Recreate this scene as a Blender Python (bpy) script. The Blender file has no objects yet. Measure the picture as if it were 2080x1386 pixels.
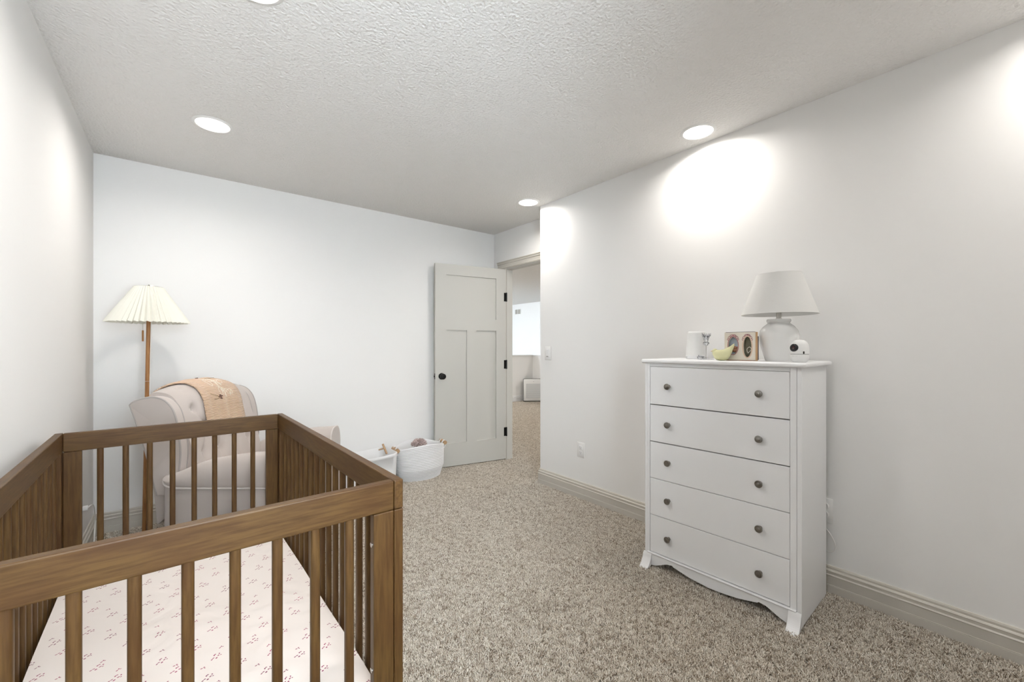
import bpy, bmesh, math, random
from mathutils import Vector, Matrix
random.seed(7)
S = bpy.context.scene
C = S.collection
PI = math.pi

# ------------------------------------------------------------------ camera
FPX, YAW, CY = 852.28, 0.672, 704.9
cam_d = bpy.data.cameras.new('camera')
cam_d.sensor_fit = 'HORIZONTAL'
cam_d.sensor_width = 36.0
cam_d.lens = FPX / 2080 * 36
cam_d.shift_y = (CY - 693) / 2080
cam_d.clip_start = 0.02
cam = bpy.data.objects.new('camera', cam_d)
cam.location = (0, 0, 1.2)
cam.rotation_euler = (PI / 2, 0, -YAW)
C.objects.link(cam)
S.camera = cam

# ------------------------------------------------------------------ daylight and exposure
DAYLIGHT = 18.5           # overcast sky outside the window behind the camera
LAMP_W = 5.6            # each recessed ceiling light
world = bpy.data.worlds.new('overcast_sky')
world.use_nodes = True
world.node_tree.nodes['Background'].inputs[0].default_value = (0.86, 0.93, 1.0, 1)
world.node_tree.nodes['Background'].inputs[1].default_value = DAYLIGHT
S.world = world
S.view_settings.view_transform = 'Standard'
S.view_settings.look = 'None'
S.view_settings.exposure = 0.28
S.view_settings.gamma = 1.0
S.view_settings.use_curve_mapping = False
S.cycles.max_bounces = 5
S.cycles.diffuse_bounces = 4
S.cycles.sample_clamp_indirect = 6.0
S.cycles.use_light_tree = False

# ------------------------------------------------------------------ room measures
H = 2.433
XL, XR, XD = -0.422, 2.49, 2.722
YF, YE, YB = 3.74, 2.73, -0.50
DOOR_Y0, DOOR_Y1, DOOR_H = 2.75, 3.51, 2.03
WT = 0.073
WIN = (-0.28, 0.72, 0.75, 2.10)     # rear window x0 x1 z0 z1

# ------------------------------------------------------------------ helpers
def mat(name, color, rough=0.6, metal=0.0, **kw):
    m = bpy.data.materials.new(name)
    m.use_nodes = True
    b = m.node_tree.nodes['Principled BSDF']
    b.inputs['Base Color'].default_value = (*color, 1)
    b.inputs['Roughness'].default_value = rough
    b.inputs['Metallic'].default_value = metal
    for k, v in kw.items():
        b.inputs[k].default_value = v
    return m

class N:
    """small node-building shorthand"""
    def __init__(s, m):
        s.t = m.node_tree; s.b = s.t.nodes.get('Principled BSDF')
    def n(s, kind, **kw):
        nd = s.t.nodes.new(kind)
        for k, v in kw.items():
            if k.startswith('i_'):
                key = k[2:]
                key = int(key) if key.isdigit() else key.replace('_', ' ')
                if hasattr(v, 'is_output'): s.t.links.new(v, nd.inputs[key])
                else: nd.inputs[key].default_value = v
            else: setattr(nd, k, v)
        return nd
    def math(s, op, a, b=0.0):
        nd = s.t.nodes.new('ShaderNodeMath'); nd.operation = op
        for i, v in enumerate((a, b)):
            if hasattr(v, 'is_output'): s.t.links.new(v, nd.inputs[i])
            else: nd.inputs[i].default_value = v
        return nd.outputs[0]
    def link(s, a, b): s.t.links.new(a, b)
    def bump(s, height, strength=0.2, dist=0.01):
        nd = s.n('ShaderNodeBump', i_Strength=strength, i_Distance=dist, i_Height=height)
        s.link(nd.outputs[0], s.b.inputs['Normal'])
        return nd

def noise_bump(m, scale, strength, dist, detail=3.0):
    k = N(m)
    co = k.n('ShaderNodeTexCoord').outputs['Object']
    tx = k.n('ShaderNodeTexNoise', i_Scale=scale, i_Detail=detail, i_Vector=co)
    k.bump(tx.outputs['Fac'], strength, dist)
    return m

def newobj(name, bm, m=None, parent=None, smooth=False, sharp=35, label=None):
    me = bpy.data.meshes.new(name)
    bmesh.ops.recalc_face_normals(bm, faces=bm.faces[:])
    bm.to_mesh(me); bm.free()
    if smooth:
        for p in me.polygons: p.use_smooth = True
        me.set_sharp_from_angle(angle=math.radians(sharp))
    o = bpy.data.objects.new(name, me)
    if m: me.materials.append(m)
    C.objects.link(o)
    if parent: o.parent = parent
    if label: o['label'] = label
    return o

def inst(name, src, parent, loc=(0, 0, 0), rot=(0, 0, 0)):
    o = bpy.data.objects.new(name, src.data)
    C.objects.link(o); o.parent = parent
    o.location = loc; o.rotation_euler = rot
    return o

def thing(name, label, cat, loc=(0, 0, 0), rz=0.0, group=None):
    o = bpy.data.objects.new(name, None)
    o.empty_display_size = 0.1
    C.objects.link(o); o.location = loc; o.rotation_euler = (0, 0, rz)
    o['label'] = label; o['category'] = cat
    if group: o['group'] = group
    return o

def tag(o, label, cat, group=None):
    o['label'] = label; o['category'] = cat
    if group: o['group'] = group
    return o

def struct(o):
    o['kind'] = 'structure'
    return o

def box(bm, x0, x1, y0, y1, z0, z1, bev=0.0, seg=2):
    vs = [bm.verts.new(p) for p in ((x0,y0,z0),(x1,y0,z0),(x1,y1,z0),(x0,y1,z0),(x0,y0,z1),(x1,y0,z1),(x1,y1,z1),(x0,y1,z1))]
    fs = [bm.faces.new([vs[i] for i in f]) for f in ((0,3,2,1),(4,5,6,7),(0,1,5,4),(1,2,6,5),(2,3,7,6),(3,0,4,7))]
    if bev > 0:
        es = list({e for f in fs for e in f.edges})
        bmesh.ops.bevel(bm, geom=es, offset=bev, segments=seg, profile=0.5, affect='EDGES', clamp_overlap=True)
    return bm

def bx(x0, x1, y0, y1, z0, z1, bev=0.0, seg=2):
    return box(bmesh.new(), x0, x1, y0, y1, z0, z1, bev, seg)

def lathe(prof, seg=32, bm=None, cx=0, cy=0, closed=False, cap=True):
    """profile of (r, z) spun about the vertical axis"""
    bm = bm or bmesh.new()
    rings = []
    for r, z in prof:
        if r < 1e-6: rings.append([bm.verts.new((cx, cy, z))])
        else: rings.append([bm.verts.new((cx + r*math.cos(2*PI*i/seg), cy + r*math.sin(2*PI*i/seg), z)) for i in range(seg)])
    pairs = list(zip(rings, rings[1:]))
    if closed: pairs.append((rings[-1], rings[0]))
    for a, b in pairs:
        for i in range(seg):
            j = (i + 1) % seg
            if len(a) == 1 and len(b) == 1: continue
            if len(a) == 1: bm.faces.new((a[0], b[i], b[j]))
            elif len(b) == 1: bm.faces.new((a[i], a[j], b[0]))
            else: bm.faces.new((a[i], a[j], b[j], b[i]))
    if cap and not closed:
        for r in (rings[0], rings[-1]):
            if len(r) > 2: bm.faces.new(r)
    return bm

def tube(pts, r, seg=8, bm=None, closed=False):
    bm = bm or bmesh.new()
    P = [Vector(p) for p in pts]; n = len(P)
    rings = []; up = None
    for i, p in enumerate(P):
        if closed: t = (P[(i+1) % n] - P[i-1])
        else: t = (P[min(i+1, n-1)] - P[max(i-1, 0)])
        t = t.normalized() if t.length > 1e-9 else Vector((0, 0, 1))
        if up is None:
            up = t.orthogonal().normalized()
        up = (up - t * up.dot(t))
        up = up.normalized() if up.length > 1e-6 else t.orthogonal().normalized()
        v = t.cross(up)
        rr = r[i] if isinstance(r, (list, tuple)) else r
        rings.append([bm.verts.new(p + (up*math.cos(2*PI*k/seg) + v*math.sin(2*PI*k/seg))*rr) for k in range(seg)])
    m = n if closed else n - 1
    for i in range(m):
        a, b = rings[i], rings[(i+1) % n]
        for k in range(seg):
            bm.faces.new((a[k], a[(k+1) % seg], b[(k+1) % seg], b[k]))
    if not closed:
        bm.faces.new(rings[0]); bm.faces.new(rings[-1])
    return bm

def smooth_path(pts, k=6, closed=False):
    """Catmull-Rom through pts"""
    P = [Vector(p) for p in pts]; n = len(P); out = []
    rng = n if closed else n - 1
    for i in range(rng):
        if closed: a, b, c, d = P[i-1], P[i], P[(i+1) % n], P[(i+2) % n]
        else: a, b, c, d = P[max(i-1, 0)], P[i], P[i+1], P[min(i+2, n-1)]
        for j in range(k):
            t = j / k
            out.append(0.5*((2*b) + (c-a)*t + (2*a-5*b+4*c-d)*t*t + (3*b-a-3*c+d)*t**3))
    if not closed: out.append(P[-1])
    return out

def prism(outline, a0, a1, axis='y', bev=0.0, bm=None, seg=2):
    """outline in the plane across `axis`, extruded from a0 to a1"""
    bm = bm or bmesh.new()
    def mk(p, a):
        return {'x': (a, p[0], p[1]), 'y': (p[0], a, p[1]), 'z': (p[0], p[1], a)}[axis]
    A = [bm.verts.new(mk(p, a0)) for p in outline]
    B = [bm.verts.new(mk(p, a1)) for p in outline]
    n = len(outline)
    fa = bm.faces.new(A); fb = bm.faces.new(B[::-1])
    for i in range(n):
        bm.faces.new((A[i], B[i], B[(i+1) % n], A[(i+1) % n]))
    if bev > 0:
        es = list(set(fa.edges[:] + fb.edges[:]))
        bmesh.ops.bevel(bm, geom=es, offset=bev, segments=seg, profile=0.5, affect='EDGES', clamp_overlap=True)
    return bm

def grid(fn, nu, nv, bm=None, closed_u=False, closed_v=False):
    bm = bm or bmesh.new()
    V = [[bm.verts.new(fn(i/(nu if closed_u else nu-1), j/(nv if closed_v else nv-1))) for j in range(nv)] for i in range(nu)]
    for i in range(nu if closed_u else nu-1):
        for j in range(nv if closed_v else nv-1):
            bm.faces.new((V[i][j], V[(i+1) % nu][j], V[(i+1) % nu][(j+1) % nv], V[i][(j+1) % nv]))
    return bm, V

def interp(x, tab):
    if x <= tab[0][0]: return tab[0][1]
    for (a, b), (c, d) in zip(tab, tab[1:]):
        if x <= c: return b + (d-b)*(x-a)/(c-a)
    return tab[-1][1]

# ------------------------------------------------------------------ materials
M = {}
def wall_mat():
    m = bpy.data.materials.new('wall_paint'); m.use_nodes = True
    m.node_tree.nodes.clear(); k = N(m)
    co = k.n('ShaderNodeTexCoord').outputs['Object']
    tx = k.n('ShaderNodeTexNoise', i_Scale=1.7, i_Detail=1.0, i_Vector=co)
    mx = k.n('ShaderNodeMix', data_type='RGBA', i_0=tx.outputs['Fac']); mx.inputs[6].default_value = (0.882, 0.878, 0.868, 1); mx.inputs[7].default_value = (0.898, 0.892, 0.882, 1)
    d = k.n('ShaderNodeBsdfDiffuse'); k.link(mx.outputs[2], d.inputs['Color'])
    o = k.n('ShaderNodeOutputMaterial'); k.link(d.outputs[0], o.inputs['Surface'])
    return m
M['wall'] = wall_mat()
def ceiling_mat():
    m = mat('ceiling_texture', (0.87, 0.86, 0.845), 0.85)
    m.node_tree.nodes['Principled BSDF'].inputs['Specular IOR Level'].default_value = 0.0
    k = N(m); co = k.n('ShaderNodeTexCoord').outputs['Object']
    a = k.n('ShaderNodeTexNoise', i_Scale=95.0, i_Detail=3.0, i_Vector=co).outputs['Fac']
    v = k.n('ShaderNodeTexVoronoi', i_Scale=70.0, i_Vector=co).outputs['Distance']
    h = k.math('ADD', a, k.math('MULTIPLY', v, 0.6))
    k.bump(h, 0.65, 0.0075)
    return m
M['ceiling'] = ceiling_mat()
M['trim'] = mat('greige_trim_paint', (0.60, 0.568, 0.512), 0.38)
M['door'] = noise_bump(mat('greige_door_paint', (0.585, 0.575, 0.54), 0.42), 160, 0.03, 0.001)
M['white_paint'] = mat('white_furniture_paint', (0.87, 0.875, 0.885), 0.32)
M['white_plastic'] = mat('white_plastic', (0.86, 0.86, 0.85), 0.3)
M['black_metal'] = mat('black_metal', (0.012, 0.012, 0.012), 0.38, 0.6)
M['black_plastic'] = mat('black_gloss', (0.008, 0.008, 0.009), 0.12)
M['bronze'] = mat('dark_nickel', (0.27, 0.255, 0.235), 0.3, 1.0)
M['dark_gap'] = mat('shadow_gap', (0.10, 0.10, 0.10), 0.9)
M['chrome'] = mat('brushed_steel', (0.55, 0.53, 0.5), 0.25, 1.0)
M['ceramic'] = noise_bump(mat('white_ceramic', (0.84, 0.84, 0.83), 0.22), 14, 0.06, 0.01)
M['cord'] = mat('white_cord', (0.80, 0.79, 0.77), 0.5)
M['grey_print'] = mat('grey_print', (0.35, 0.35, 0.36), 0.6)
M['slot'] = mat('socket_slot', (0.30, 0.29, 0.27), 0.6)

def wood_mat(name, axis, dark, light, red, rough=0.42, big=5.0):
    m = mat(name, light, rough)
    m.node_tree.nodes['Principled BSDF'].inputs['Specular IOR Level'].default_value = 0.28
    k = N(m); co = k.n('ShaderNodeTexCoord').outputs['Object']
    rnd = k.n('ShaderNodeObjectInfo').outputs['Random']
    off = k.n('ShaderNodeCombineXYZ', i_0=k.math('MULTIPLY', rnd, 37.0), i_1=k.math('MULTIPLY', rnd, 11.0), i_2=k.math('MULTIPLY', rnd, 23.0))
    ad = k.n('ShaderNodeVectorMath', operation='ADD', i_0=co, i_1=off.outputs[0])
    sc = [1, 1, 1]; sc['xyz'.index(axis)] = 0.07
    mp = k.n('ShaderNodeMapping', i_Vector=ad.outputs[0], i_Scale=tuple(sc))
    g1 = k.n('ShaderNodeTexNoise', i_Scale=150.0, i_Detail=5.0, i_Roughness=0.6, i_Vector=mp.outputs[0])
    sc2 = [1, 1, 1]; sc2['xyz'.index(axis)] = 0.35
    mp2 = k.n('ShaderNodeMapping', i_Vector=ad.outputs[0], i_Scale=tuple(sc2))
    g2 = k.n('ShaderNodeTexNoise', i_Scale=big*3, i_Detail=3.0, i_Vector=mp2.outputs[0])
    r = k.n('ShaderNodeValToRGB', i_Fac=g1.outputs['Fac'])
    r.color_ramp.elements[0].position = 0.36; r.color_ramp.elements[0].color = (*dark, 1)
    r.color_ramp.elements[1].position = 0.62; r.color_ramp.elements[1].color = (*light, 1)
    r2 = k.n('ShaderNodeValToRGB', i_Fac=g2.outputs['Fac'])
    r2.color_ramp.elements[0].position = 0.40; r2.color_ramp.elements[0].color = (0, 0, 0, 1)
    r2.color_ramp.elements[1].position = 0.68; r2.color_ramp.elements[1].color = (1, 1, 1, 1)
    f = k.math('MULTIPLY', r2.outputs[0], 0.6)
    mx = k.n('ShaderNodeMix', data_type='RGBA', i_0=f)
    k.link(r.outputs[0], mx.inputs[6]); mx.inputs[7].default_value = (*red, 1)
    k.link(mx.outputs[2], k.b.inputs['Base Color'])
    k.bump(g1.outputs['Fac'], 0.08, 0.002)
    return m
WD, WL, WR_ = (0.064, 0.031, 0.009), (0.106, 0.057, 0.0175), (0.066, 0.028, 0.0095)
for ax in 'xyz': M['crib_'+ax] = wood_mat('walnut_stained_wood_'+ax, ax, WD, WL, WR_)
M['pole_wood'] = wood_mat('teak_pole_wood', 'z', (0.26, 0.115, 0.04), (0.40, 0.20, 0.075), (0.30, 0.13, 0.05))
M['toggle'] = wood_mat('beech_toggle_wood', 'z', (0.38, 0.24, 0.13), (0.50, 0.34, 0.20), (0.42, 0.27, 0.16))

def fabric(name, color, scale=900, strength=0.25, rough=0.9, dist=0.002, sheen=0.3):
    m = mat(name, color, rough)
    m.node_tree.nodes['Principled BSDF'].inputs['Sheen Weight'].default_value = sheen
    k = N(m); co = k.n('ShaderNodeTexCoord').outputs['Object']
    a = k.n('ShaderNodeTexNoise', i_Scale=scale, i_Detail=2.0, i_Vector=co).outputs['Fac']
    b = k.n('ShaderNodeTexNoise', i_Scale=18.0, i_Detail=2.0, i_Vector=co).outputs['Fac']
    k.bump(k.math('ADD', a, k.math('MULTIPLY', b, 0.8)), strength, dist)
    return m
M['chair'] = fabric('oatmeal_upholstery', (0.53, 0.47, 0.435), 700, 0.2)
M['pipe'] = fabric('oatmeal_piping', (0.66, 0.61, 0.575), 900, 0.1)
M['pipe_shaded'] = fabric('shaded_piping', (0.40, 0.365, 0.345), 900, 0.1)  # same piping fabric, darkened to paint in the shading along the wings
M['thread'] = mat('cream_thread', (0.90, 0.84, 0.73), 0.7)
M['thread_dark'] = mat('brown_thread', (0.10, 0.045, 0.03), 0.7)
M['thread_green'] = mat('olive_thread', (0.28, 0.20, 0.10), 0.7)
M['canvas'] = fabric('white_canvas', (0.82, 0.82, 0.82), 500, 0.3)
M['rope'] = fabric('white_cotton_rope', (0.82, 0.825, 0.835), 350, 0.5, 0.95, 0.003)

def knit_mat():
    m = fabric('peach_knit', (0.70, 0.49, 0.345), 600, 0.2)
    k = N(m); co = k.n('ShaderNodeTexCoord').outputs['Object']
    w = k.n('ShaderNodeTexWave', wave_type='BANDS', bands_direction='Z', i_Scale=38.0, i_Distortion=2.0, i_Detail=2.0, i_Vector=co)
    w.inputs['Detail Scale'].default_value = 2.0
    k.bump(w.outputs['Fac'], 0.8, 0.006)
    return m
M['knit'] = knit_mat()

def shade_mat(name, color, scale, strength):
    """paper or linen lampshade: diffuse with light passing through"""
    m = bpy.data.materials.new(name); m.use_nodes = True
    t = m.node_tree; t.nodes.clear(); k = N(m)
    d = k.n('ShaderNodeBsdfDiffuse', i_Color=(*color, 1))
    tr = k.n('ShaderNodeBsdfTranslucent', i_Color=(*color, 1))
    co = k.n('ShaderNodeTexCoord').outputs['Object']
    mp = k.n('ShaderNodeMapping', i_Vector=co, i_Scale=(1, 1, 6))
    tx = k.n('ShaderNodeTexNoise', i_Scale=scale, i_Detail=2.0, i_Vector=mp.outputs[0])
    bp = k.n('ShaderNodeBump', i_Strength=strength, i_Distance=0.002, i_Height=tx.outputs['Fac'])
    k.link(bp.outputs[0], d.inputs['Normal'])
    mx = k.n('ShaderNodeMixShader', i_0=0.14)
    k.link(d.outputs[0], mx.inputs[1]); k.link(tr.outputs[0], mx.inputs[2])
    o = k.n('ShaderNodeOutputMaterial'); k.link(mx.outputs[0], o.inputs['Surface'])
    return m
M['pleat'] = shade_mat('cream_pleated_paper', (0.85, 0.84, 0.765), 60, 0.1)
M['linen'] = shade_mat('white_linen_shade', (0.86, 0.855, 0.835), 90, 0.25)

def glass_mat():
    m = bpy.data.materials.new('window_glass'); m.use_nodes = True
    t = m.node_tree; t.nodes.clear(); k = N(m)
    tr = k.n('ShaderNodeBsdfTransparent', i_Color=(0.97, 0.98, 0.98, 1))
    gl = k.n('ShaderNodeBsdfGlossy', i_Roughness=0.02)
    fr = k.n('ShaderNodeFresnel', i_IOR=1.45)
    mx = k.n('ShaderNodeMixShader', i_0=fr.outputs[0])
    k.link(tr.outputs[0], mx.inputs[1]); k.link(gl.outputs[0], mx.inputs[2])
    o = k.n('ShaderNodeOutputMaterial'); k.link(mx.outputs[0], o.inputs['Surface'])
    return m
M['glass'] = glass_mat()
def crystal_mat():
    m = bpy.data.materials.new('clear_crystal'); m.use_nodes = True
    t = m.node_tree; t.nodes.clear(); k = N(m)
    tr = k.n('ShaderNodeBsdfTransparent', i_Color=(0.95, 0.955, 0.97, 1))
    gl = k.n('ShaderNodeBsdfGlossy', i_Roughness=0.03)
    lw = k.n('ShaderNodeLayerWeight', i_Blend=0.3)
    mx = k.n('ShaderNodeMixShader', i_0=lw.outputs['Fresnel'])
    k.link(tr.outputs[0], mx.inputs[1]); k.link(gl.outputs[0], mx.inputs[2])
    o = k.n('ShaderNodeOutputMaterial'); k.link(mx.outputs[0], o.inputs['Surface'])
    return m
M['crystal'] = crystal_mat()

def emit_mat(name, color, strength):
    m = bpy.data.materials.new(name); m.use_nodes = True
    t = m.node_tree; t.nodes.clear(); k = N(m)
    e = k.n('ShaderNodeEmission', i_Color=(*color, 1), i_Strength=strength)
    o = k.n('ShaderNodeOutputMaterial'); k.link(e.outputs[0], o.inputs['Surface'])
    return m
M['lens'] = emit_mat('lit_lens', (1.0, 0.96, 0.88), 6.0)

def carpet_mat(name, rnd_per_tuft):
    m = mat(name, (0.4, 0.33, 0.26), 0.95)
    m.node_tree.nodes['Principled BSDF'].inputs['Specular IOR Level'].default_value = 0.0
    k = N(m); co = k.n('ShaderNodeTexCoord').outputs['Object']
    if rnd_per_tuft:
        f = k.n('ShaderNodeObjectInfo').outputs['Random']
    else:
        tx = k.n('ShaderNodeTexNoise', i_Scale=190.0, i_Detail=4.0, i_Roughness=0.7, i_Vector=co)
        f = k.n('ShaderNodeMapRange', i_0=tx.outputs['Fac'], i_1=0.32, i_2=0.68).outputs[0]
        vo = k.n('ShaderNodeTexVoronoi', i_Scale=170.0, i_Vector=co)
        k.bump(k.math('ADD', tx.outputs['Fac'], vo.outputs['Distance']), 1.0, 0.012)
    r = k.n('ShaderNodeValToRGB', i_Fac=f)
    e = r.color_ramp.elements
    e[0].position = 0.0; e[0].color = (0.226, 0.175, 0.125, 1)
    e[1].position = 1.0; e[1].color = (0.790, 0.732, 0.650, 1)
    for p, c in ((0.14, (0.376, 0.306, 0.235)), (0.30, (0.545, 0.470, 0.385)), (0.62, (0.658, 0.587, 0.50))):
        x = e.new(p); x.color = (*c, 1)
    for q in e: q.color = (min(0.93, q.color[0]*1.12), min(0.9, q.color[1]*1.15), min(0.85, q.color[2]*1.18), 1)
    if not rnd_per_tuft:
        for q in e: q.color = (q.color[0]*0.78, q.color[1]*0.77, q.color[2]*0.76, 1)  # backing colour darkened to stand in for the tufts shading each other
    k.link(r.outputs[0], k.b.inputs['Base Color'])
    return m
M['carpet'] = carpet_mat('carpet_backing', False)
M['tuft'] = carpet_mat('carpet_yarn', True)

# ------------------------------------------------------------------ room shell
LX1, LY1 = 7.7, 10.2          # landing beyond the door
struct(newobj('floor', bx(XL-0.1, LX1+0.1, YB-0.1, LY1+0.1, -0.06, 0.0), M['carpet']))
struct(newobj('ceiling', bx(XL-0.1, LX1+0.1, YB-0.1, LY1+0.1, H, H+0.08), M['ceiling']))
struct(newobj('wall_left', bx(XL-0.1, XL, YB-0.1, YF+0.1, 0, H), M['wall']))
struct(newobj('wall_far', bx(XL, XD+WT, YF, YF+0.1, 0, H), M['wall']))
struct(newobj('wall_right', bx(XR, XR+0.1, YB-0.1, YE, 0, H), M['wall']))
bm = bmesh.new()
box(bm, XD, XD+WT, YE-0.0, DOOR_Y0, 0, H); box(bm, XD, XD+WT, DOOR_Y1, YF, 0, H); box(bm, XD, XD+WT, DOOR_Y0, DOOR_Y1, DOOR_H, H)
box(bm, XR+0.1, XD+WT, YE-0.08, YE, 0, H)
struct(newobj('wall_entry', bm, M['wall']))
bm = bmesh.new()
x0, x1, z0, z1 = WIN
box(bm, XL, x0, YB-0.1, YB, 0, H); box(bm, x1, XR, YB-0.1, YB, 0, H)
box(bm, x0, x1, YB-0.1, YB, 0, z0); box(bm, x0, x1, YB-0.1, YB, z1, H)
struct(newobj('wall_rear', bm, M['wall']))
# rear window (behind the camera) with its frame, sashes and panes
win = struct(thing('window_1', 'white framed double hung window in the rear wall', 'window', ((x0+x1)/2, YB-0.05, z0)))
del win['label'], win['category']
wx, wz = (x1-x0)/2, z1-z0
bm = bmesh.new()
for a in ((-wx, -wx+0.05, 0, wz), (wx-0.05, wx, 0, wz), (-wx+0.05, wx-0.05, 0, 0.05), (-wx+0.05, wx-0.05, wz-0.05, wz), (-wx+0.05, wx-0.05, wz/2-0.025, wz/2+0.025)):
    box(bm, a[0], a[1], -0.03, 0.03, a[2], a[3], 0.004, 1)
newobj('window_frame', bm, M['white_paint'], win)
for q in (0, 1):
    newobj('pane', bx(-wx+0.05, wx-0.05, -0.004, 0.004, 0.05 if q == 0 else wz/2+0.025, wz/2-0.025 if q == 0 else wz-0.05), M['glass'], win)
newobj('window_sill', bx(-wx-0.05, wx+0.05, 0.05, 0.11, -0.03, 0.0, 0.006), M['trim'], win)
pl = bpy.data.lights.new('window_portal', 'AREA'); pl.shape = 'RECTANGLE'; pl.size = x1-x0; pl.size_y = z1-z0
pl.cycles.is_portal = True
po = bpy.data.objects.new('window_portal', pl); C.objects.link(po)
po.location = ((x0+x1)/2, YB-0.11, (z0+z1)/2); po.rotation_euler = (PI/2, 0, PI)

# landing beyond the doorway
struct(newobj('wall_landing_far', bx(LX1, LX1+0.1, 1.4, LY1, 0, H), M['wall']))
struct(newobj('wall_landing_end', bx(XD+WT, LX1, LY1, LY1+0.1, 0, H), M['wall']))
struct(newobj('wall_landing_near', bx(XR+0.1, LX1, 1.3, 1.4, 0, H), M['wall']))
bm = bmesh.new(); wy0, wy1, wz0, wz1 = 7.6, 9.9, 0.4, 2.15
box(bm, XD+WT-0.08, XD+WT, YF+0.1, wy0, 0, H); box(bm, XD+WT-0.08, XD+WT, wy1, LY1, 0, H); box(bm, XD+WT-0.08, XD+WT, wy0, wy1, 0, wz0); box(bm, XD+WT-0.08, XD+WT, wy0, wy1, wz1, H)
struct(newobj('wall_landing_side', bm, M['wall']))
w2 = struct(thing('window_added', 'w', 'window', (XD+WT-0.04, (wy0+wy1)/2, wz0))); del w2['label'], w2['category']  # unseen window, added to throw daylight on the far landing wall
bm = bmesh.new(); hy, hz = (wy1-wy0)/2, wz1-wz0
for a in ((-hy, -hy+0.06, 0, hz), (hy-0.06, hy, 0, hz), (-0.03, 0.03, 0, hz), (-hy+0.06, hy-0.06, 0, 0.06), (-hy+0.06, hy-0.06, hz-0.06, hz)): box(bm, -0.03, 0.03, a[0], a[1], a[2], a[3], 0.004, 1)
newobj('window_frame', bm, M['white_paint'], w2)
for q in (-1, 1): newobj('pane', bx(-0.004, 0.004, min(q*0.03, q*(hy-0.06)), max(q*0.03, q*(hy-0.06)), 0.06, hz-0.06), M['glass'], w2)
pl2 = bpy.data.lights.new('window_portal', 'AREA'); pl2.shape = 'RECTANGLE'; pl2.size = wz1-wz0; pl2.size_y = wy1-wy0; pl2.cycles.is_portal = True
po2 = bpy.data.objects.new('window_portal', pl2); C.objects.link(po2); po2.location = (XD+WT-0.09, (wy0+wy1)/2, (wz0+wz1)/2); po2.rotation_euler = (0, -PI/2, 0)
struct(newobj('wall_landing_shared', bx(XR+0.1, XR+0.18, 1.4, YE-0.08, 0, H), M['wall']))
HWX, HWY = 6.27, 7.13
hw = struct(newobj('wall_landing_half', bx(4.2, HWX+0.11, HWY, HWY+0.11, 0, 1.0), M['wall']))
newobj('wall_cap', bx(4.2, HWX+0.13, HWY-0.02, HWY+0.13, 1.0, 1.022, 0.005, 1), M['white_paint'], hw)
hw2 = struct(newobj('wall_landing_half_return', bx(HWX, HWX+0.11, 5.2, HWY, 0, 1.0), M['wall']))
newobj('wall_cap', bx(HWX-0.02, HWX+0.13, 5.2, HWY-0.02, 1.0, 1.022, 0.005, 1), M['white_paint'], hw2)

# baseboards: a moulded profile (distance from wall, height)
BP = [(0, 0), (0.0165, 0), (0.0165, 0.041), (0.0148, 0.0425), (0.0165, 0.044), (0.0165, 0.046), (0.0148, 0.0475), (0.0150, 0.088), (0.0185, 0.091), (0.0185, 0.093),
      (0.0125, 0.098), (0.0135, 0.106), (0.0155, 0.112), (0.0125, 0.117), (0.0080, 0.119), (0.0085, 0.128), (0.0060, 0.135), (0, 0.135)]
def baseboard(name, p0, p1, nrm, m=None, m0=0, m1=0):
    """runs p0->p1 along the wall; nrm points into the room; m0/m1 mitre the ends (+1 outside corner, -1 inside)"""
    p0, p1, nrm = Vector((*p0, 0)), Vector((*p1, 0)), Vector((*nrm, 0))
    t = (p1-p0).normalized(); bm = bmesh.new()
    A = [bm.verts.new(p0 + nrm*d + Vector((0, 0, z)) - t*d*m0) for d, z in BP]
    B = [bm.verts.new(p1 + nrm*d + Vector((0, 0, z)) + t*d*m1) for d, z in BP]
    n = len(BP); bm.faces.new(A); bm.faces.new(B[::-1])
    for i in range(n): bm.faces.new((A[i], B[i], B[(i+1) % n], A[(i+1) % n]))
    return struct(newobj(name, bm, m or M['trim']))
baseboard('baseboard_left', (XL, YF), (XL, YB), (1, 0), m0=-1)
baseboard('baseboard_far', (XL, YF), (XD, YF), (0, -1), m0=-1)
baseboard('baseboard_right', (XR, YE), (XR, YB), (-1, 0), m0=1)
baseboard('baseboard_right_return', (XR, YE), (XD-0.02, YE), (0, 1), m0=1)
baseboard('baseboard_rear', (XL, YB), (XR, YB), (0, 1), m0=-1, m1=-1)
baseboard('baseboard_landing_half', (4.2, HWY), (HWX, HWY), (0, -1), M['white_paint'], m1=-1)
baseboard('baseboard_landing_return', (HWX, HWY), (HWX, 5.2), (-1, 0), M['white_paint'], m0=-1)

# door casing and jamb
bm = bmesh.new()
cas = [(0, 0), (0.012, 0), (0.016, 0.012), (0.011, 0.018), (0.013, 0.045), (0.020, 0.054), (0.020, 0.066), (0.026, 0.070), (0.026, 0.078), (0, 0.078)]
prof = [(XD - d, DOOR_H + z) for d, z in cas]
A = [bm.verts.new((p[0], YE+0.003, p[1])) for p in prof]; B = [bm.verts.new((p[0], 3.655, p[1])) for p in prof]
bm.faces.new(A); bm.faces.new(B[::-1])
for i in range(len(prof)): bm.faces.new((A[i], B[i], B[(i+1) % len(prof)], A[(i+1) % len(prof)]))
struct(newobj('trim_1', bm, M['trim']))
struct(newobj('trim_2', bx(XD-0.014, XD, DOOR_Y1+0.004, DOOR_Y1+0.074, 0, DOOR_H, 0.004), M['trim']))
bm = bmesh.new()
box(bm, XD-0.002, XD+WT+0.002, DOOR_Y1-0.001, DOOR_Y1+0.006, 0, DOOR_H); box(bm, XD-0.002, XD+WT+0.002, DOOR_Y0, DOOR_Y1, DOOR_H-0.012, DOOR_H+0.001)
box(bm, XD-0.002, XD+WT+0.002, DOOR_Y0-0.004, DOOR_Y0+0.003, 0, DOOR_H)
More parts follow.
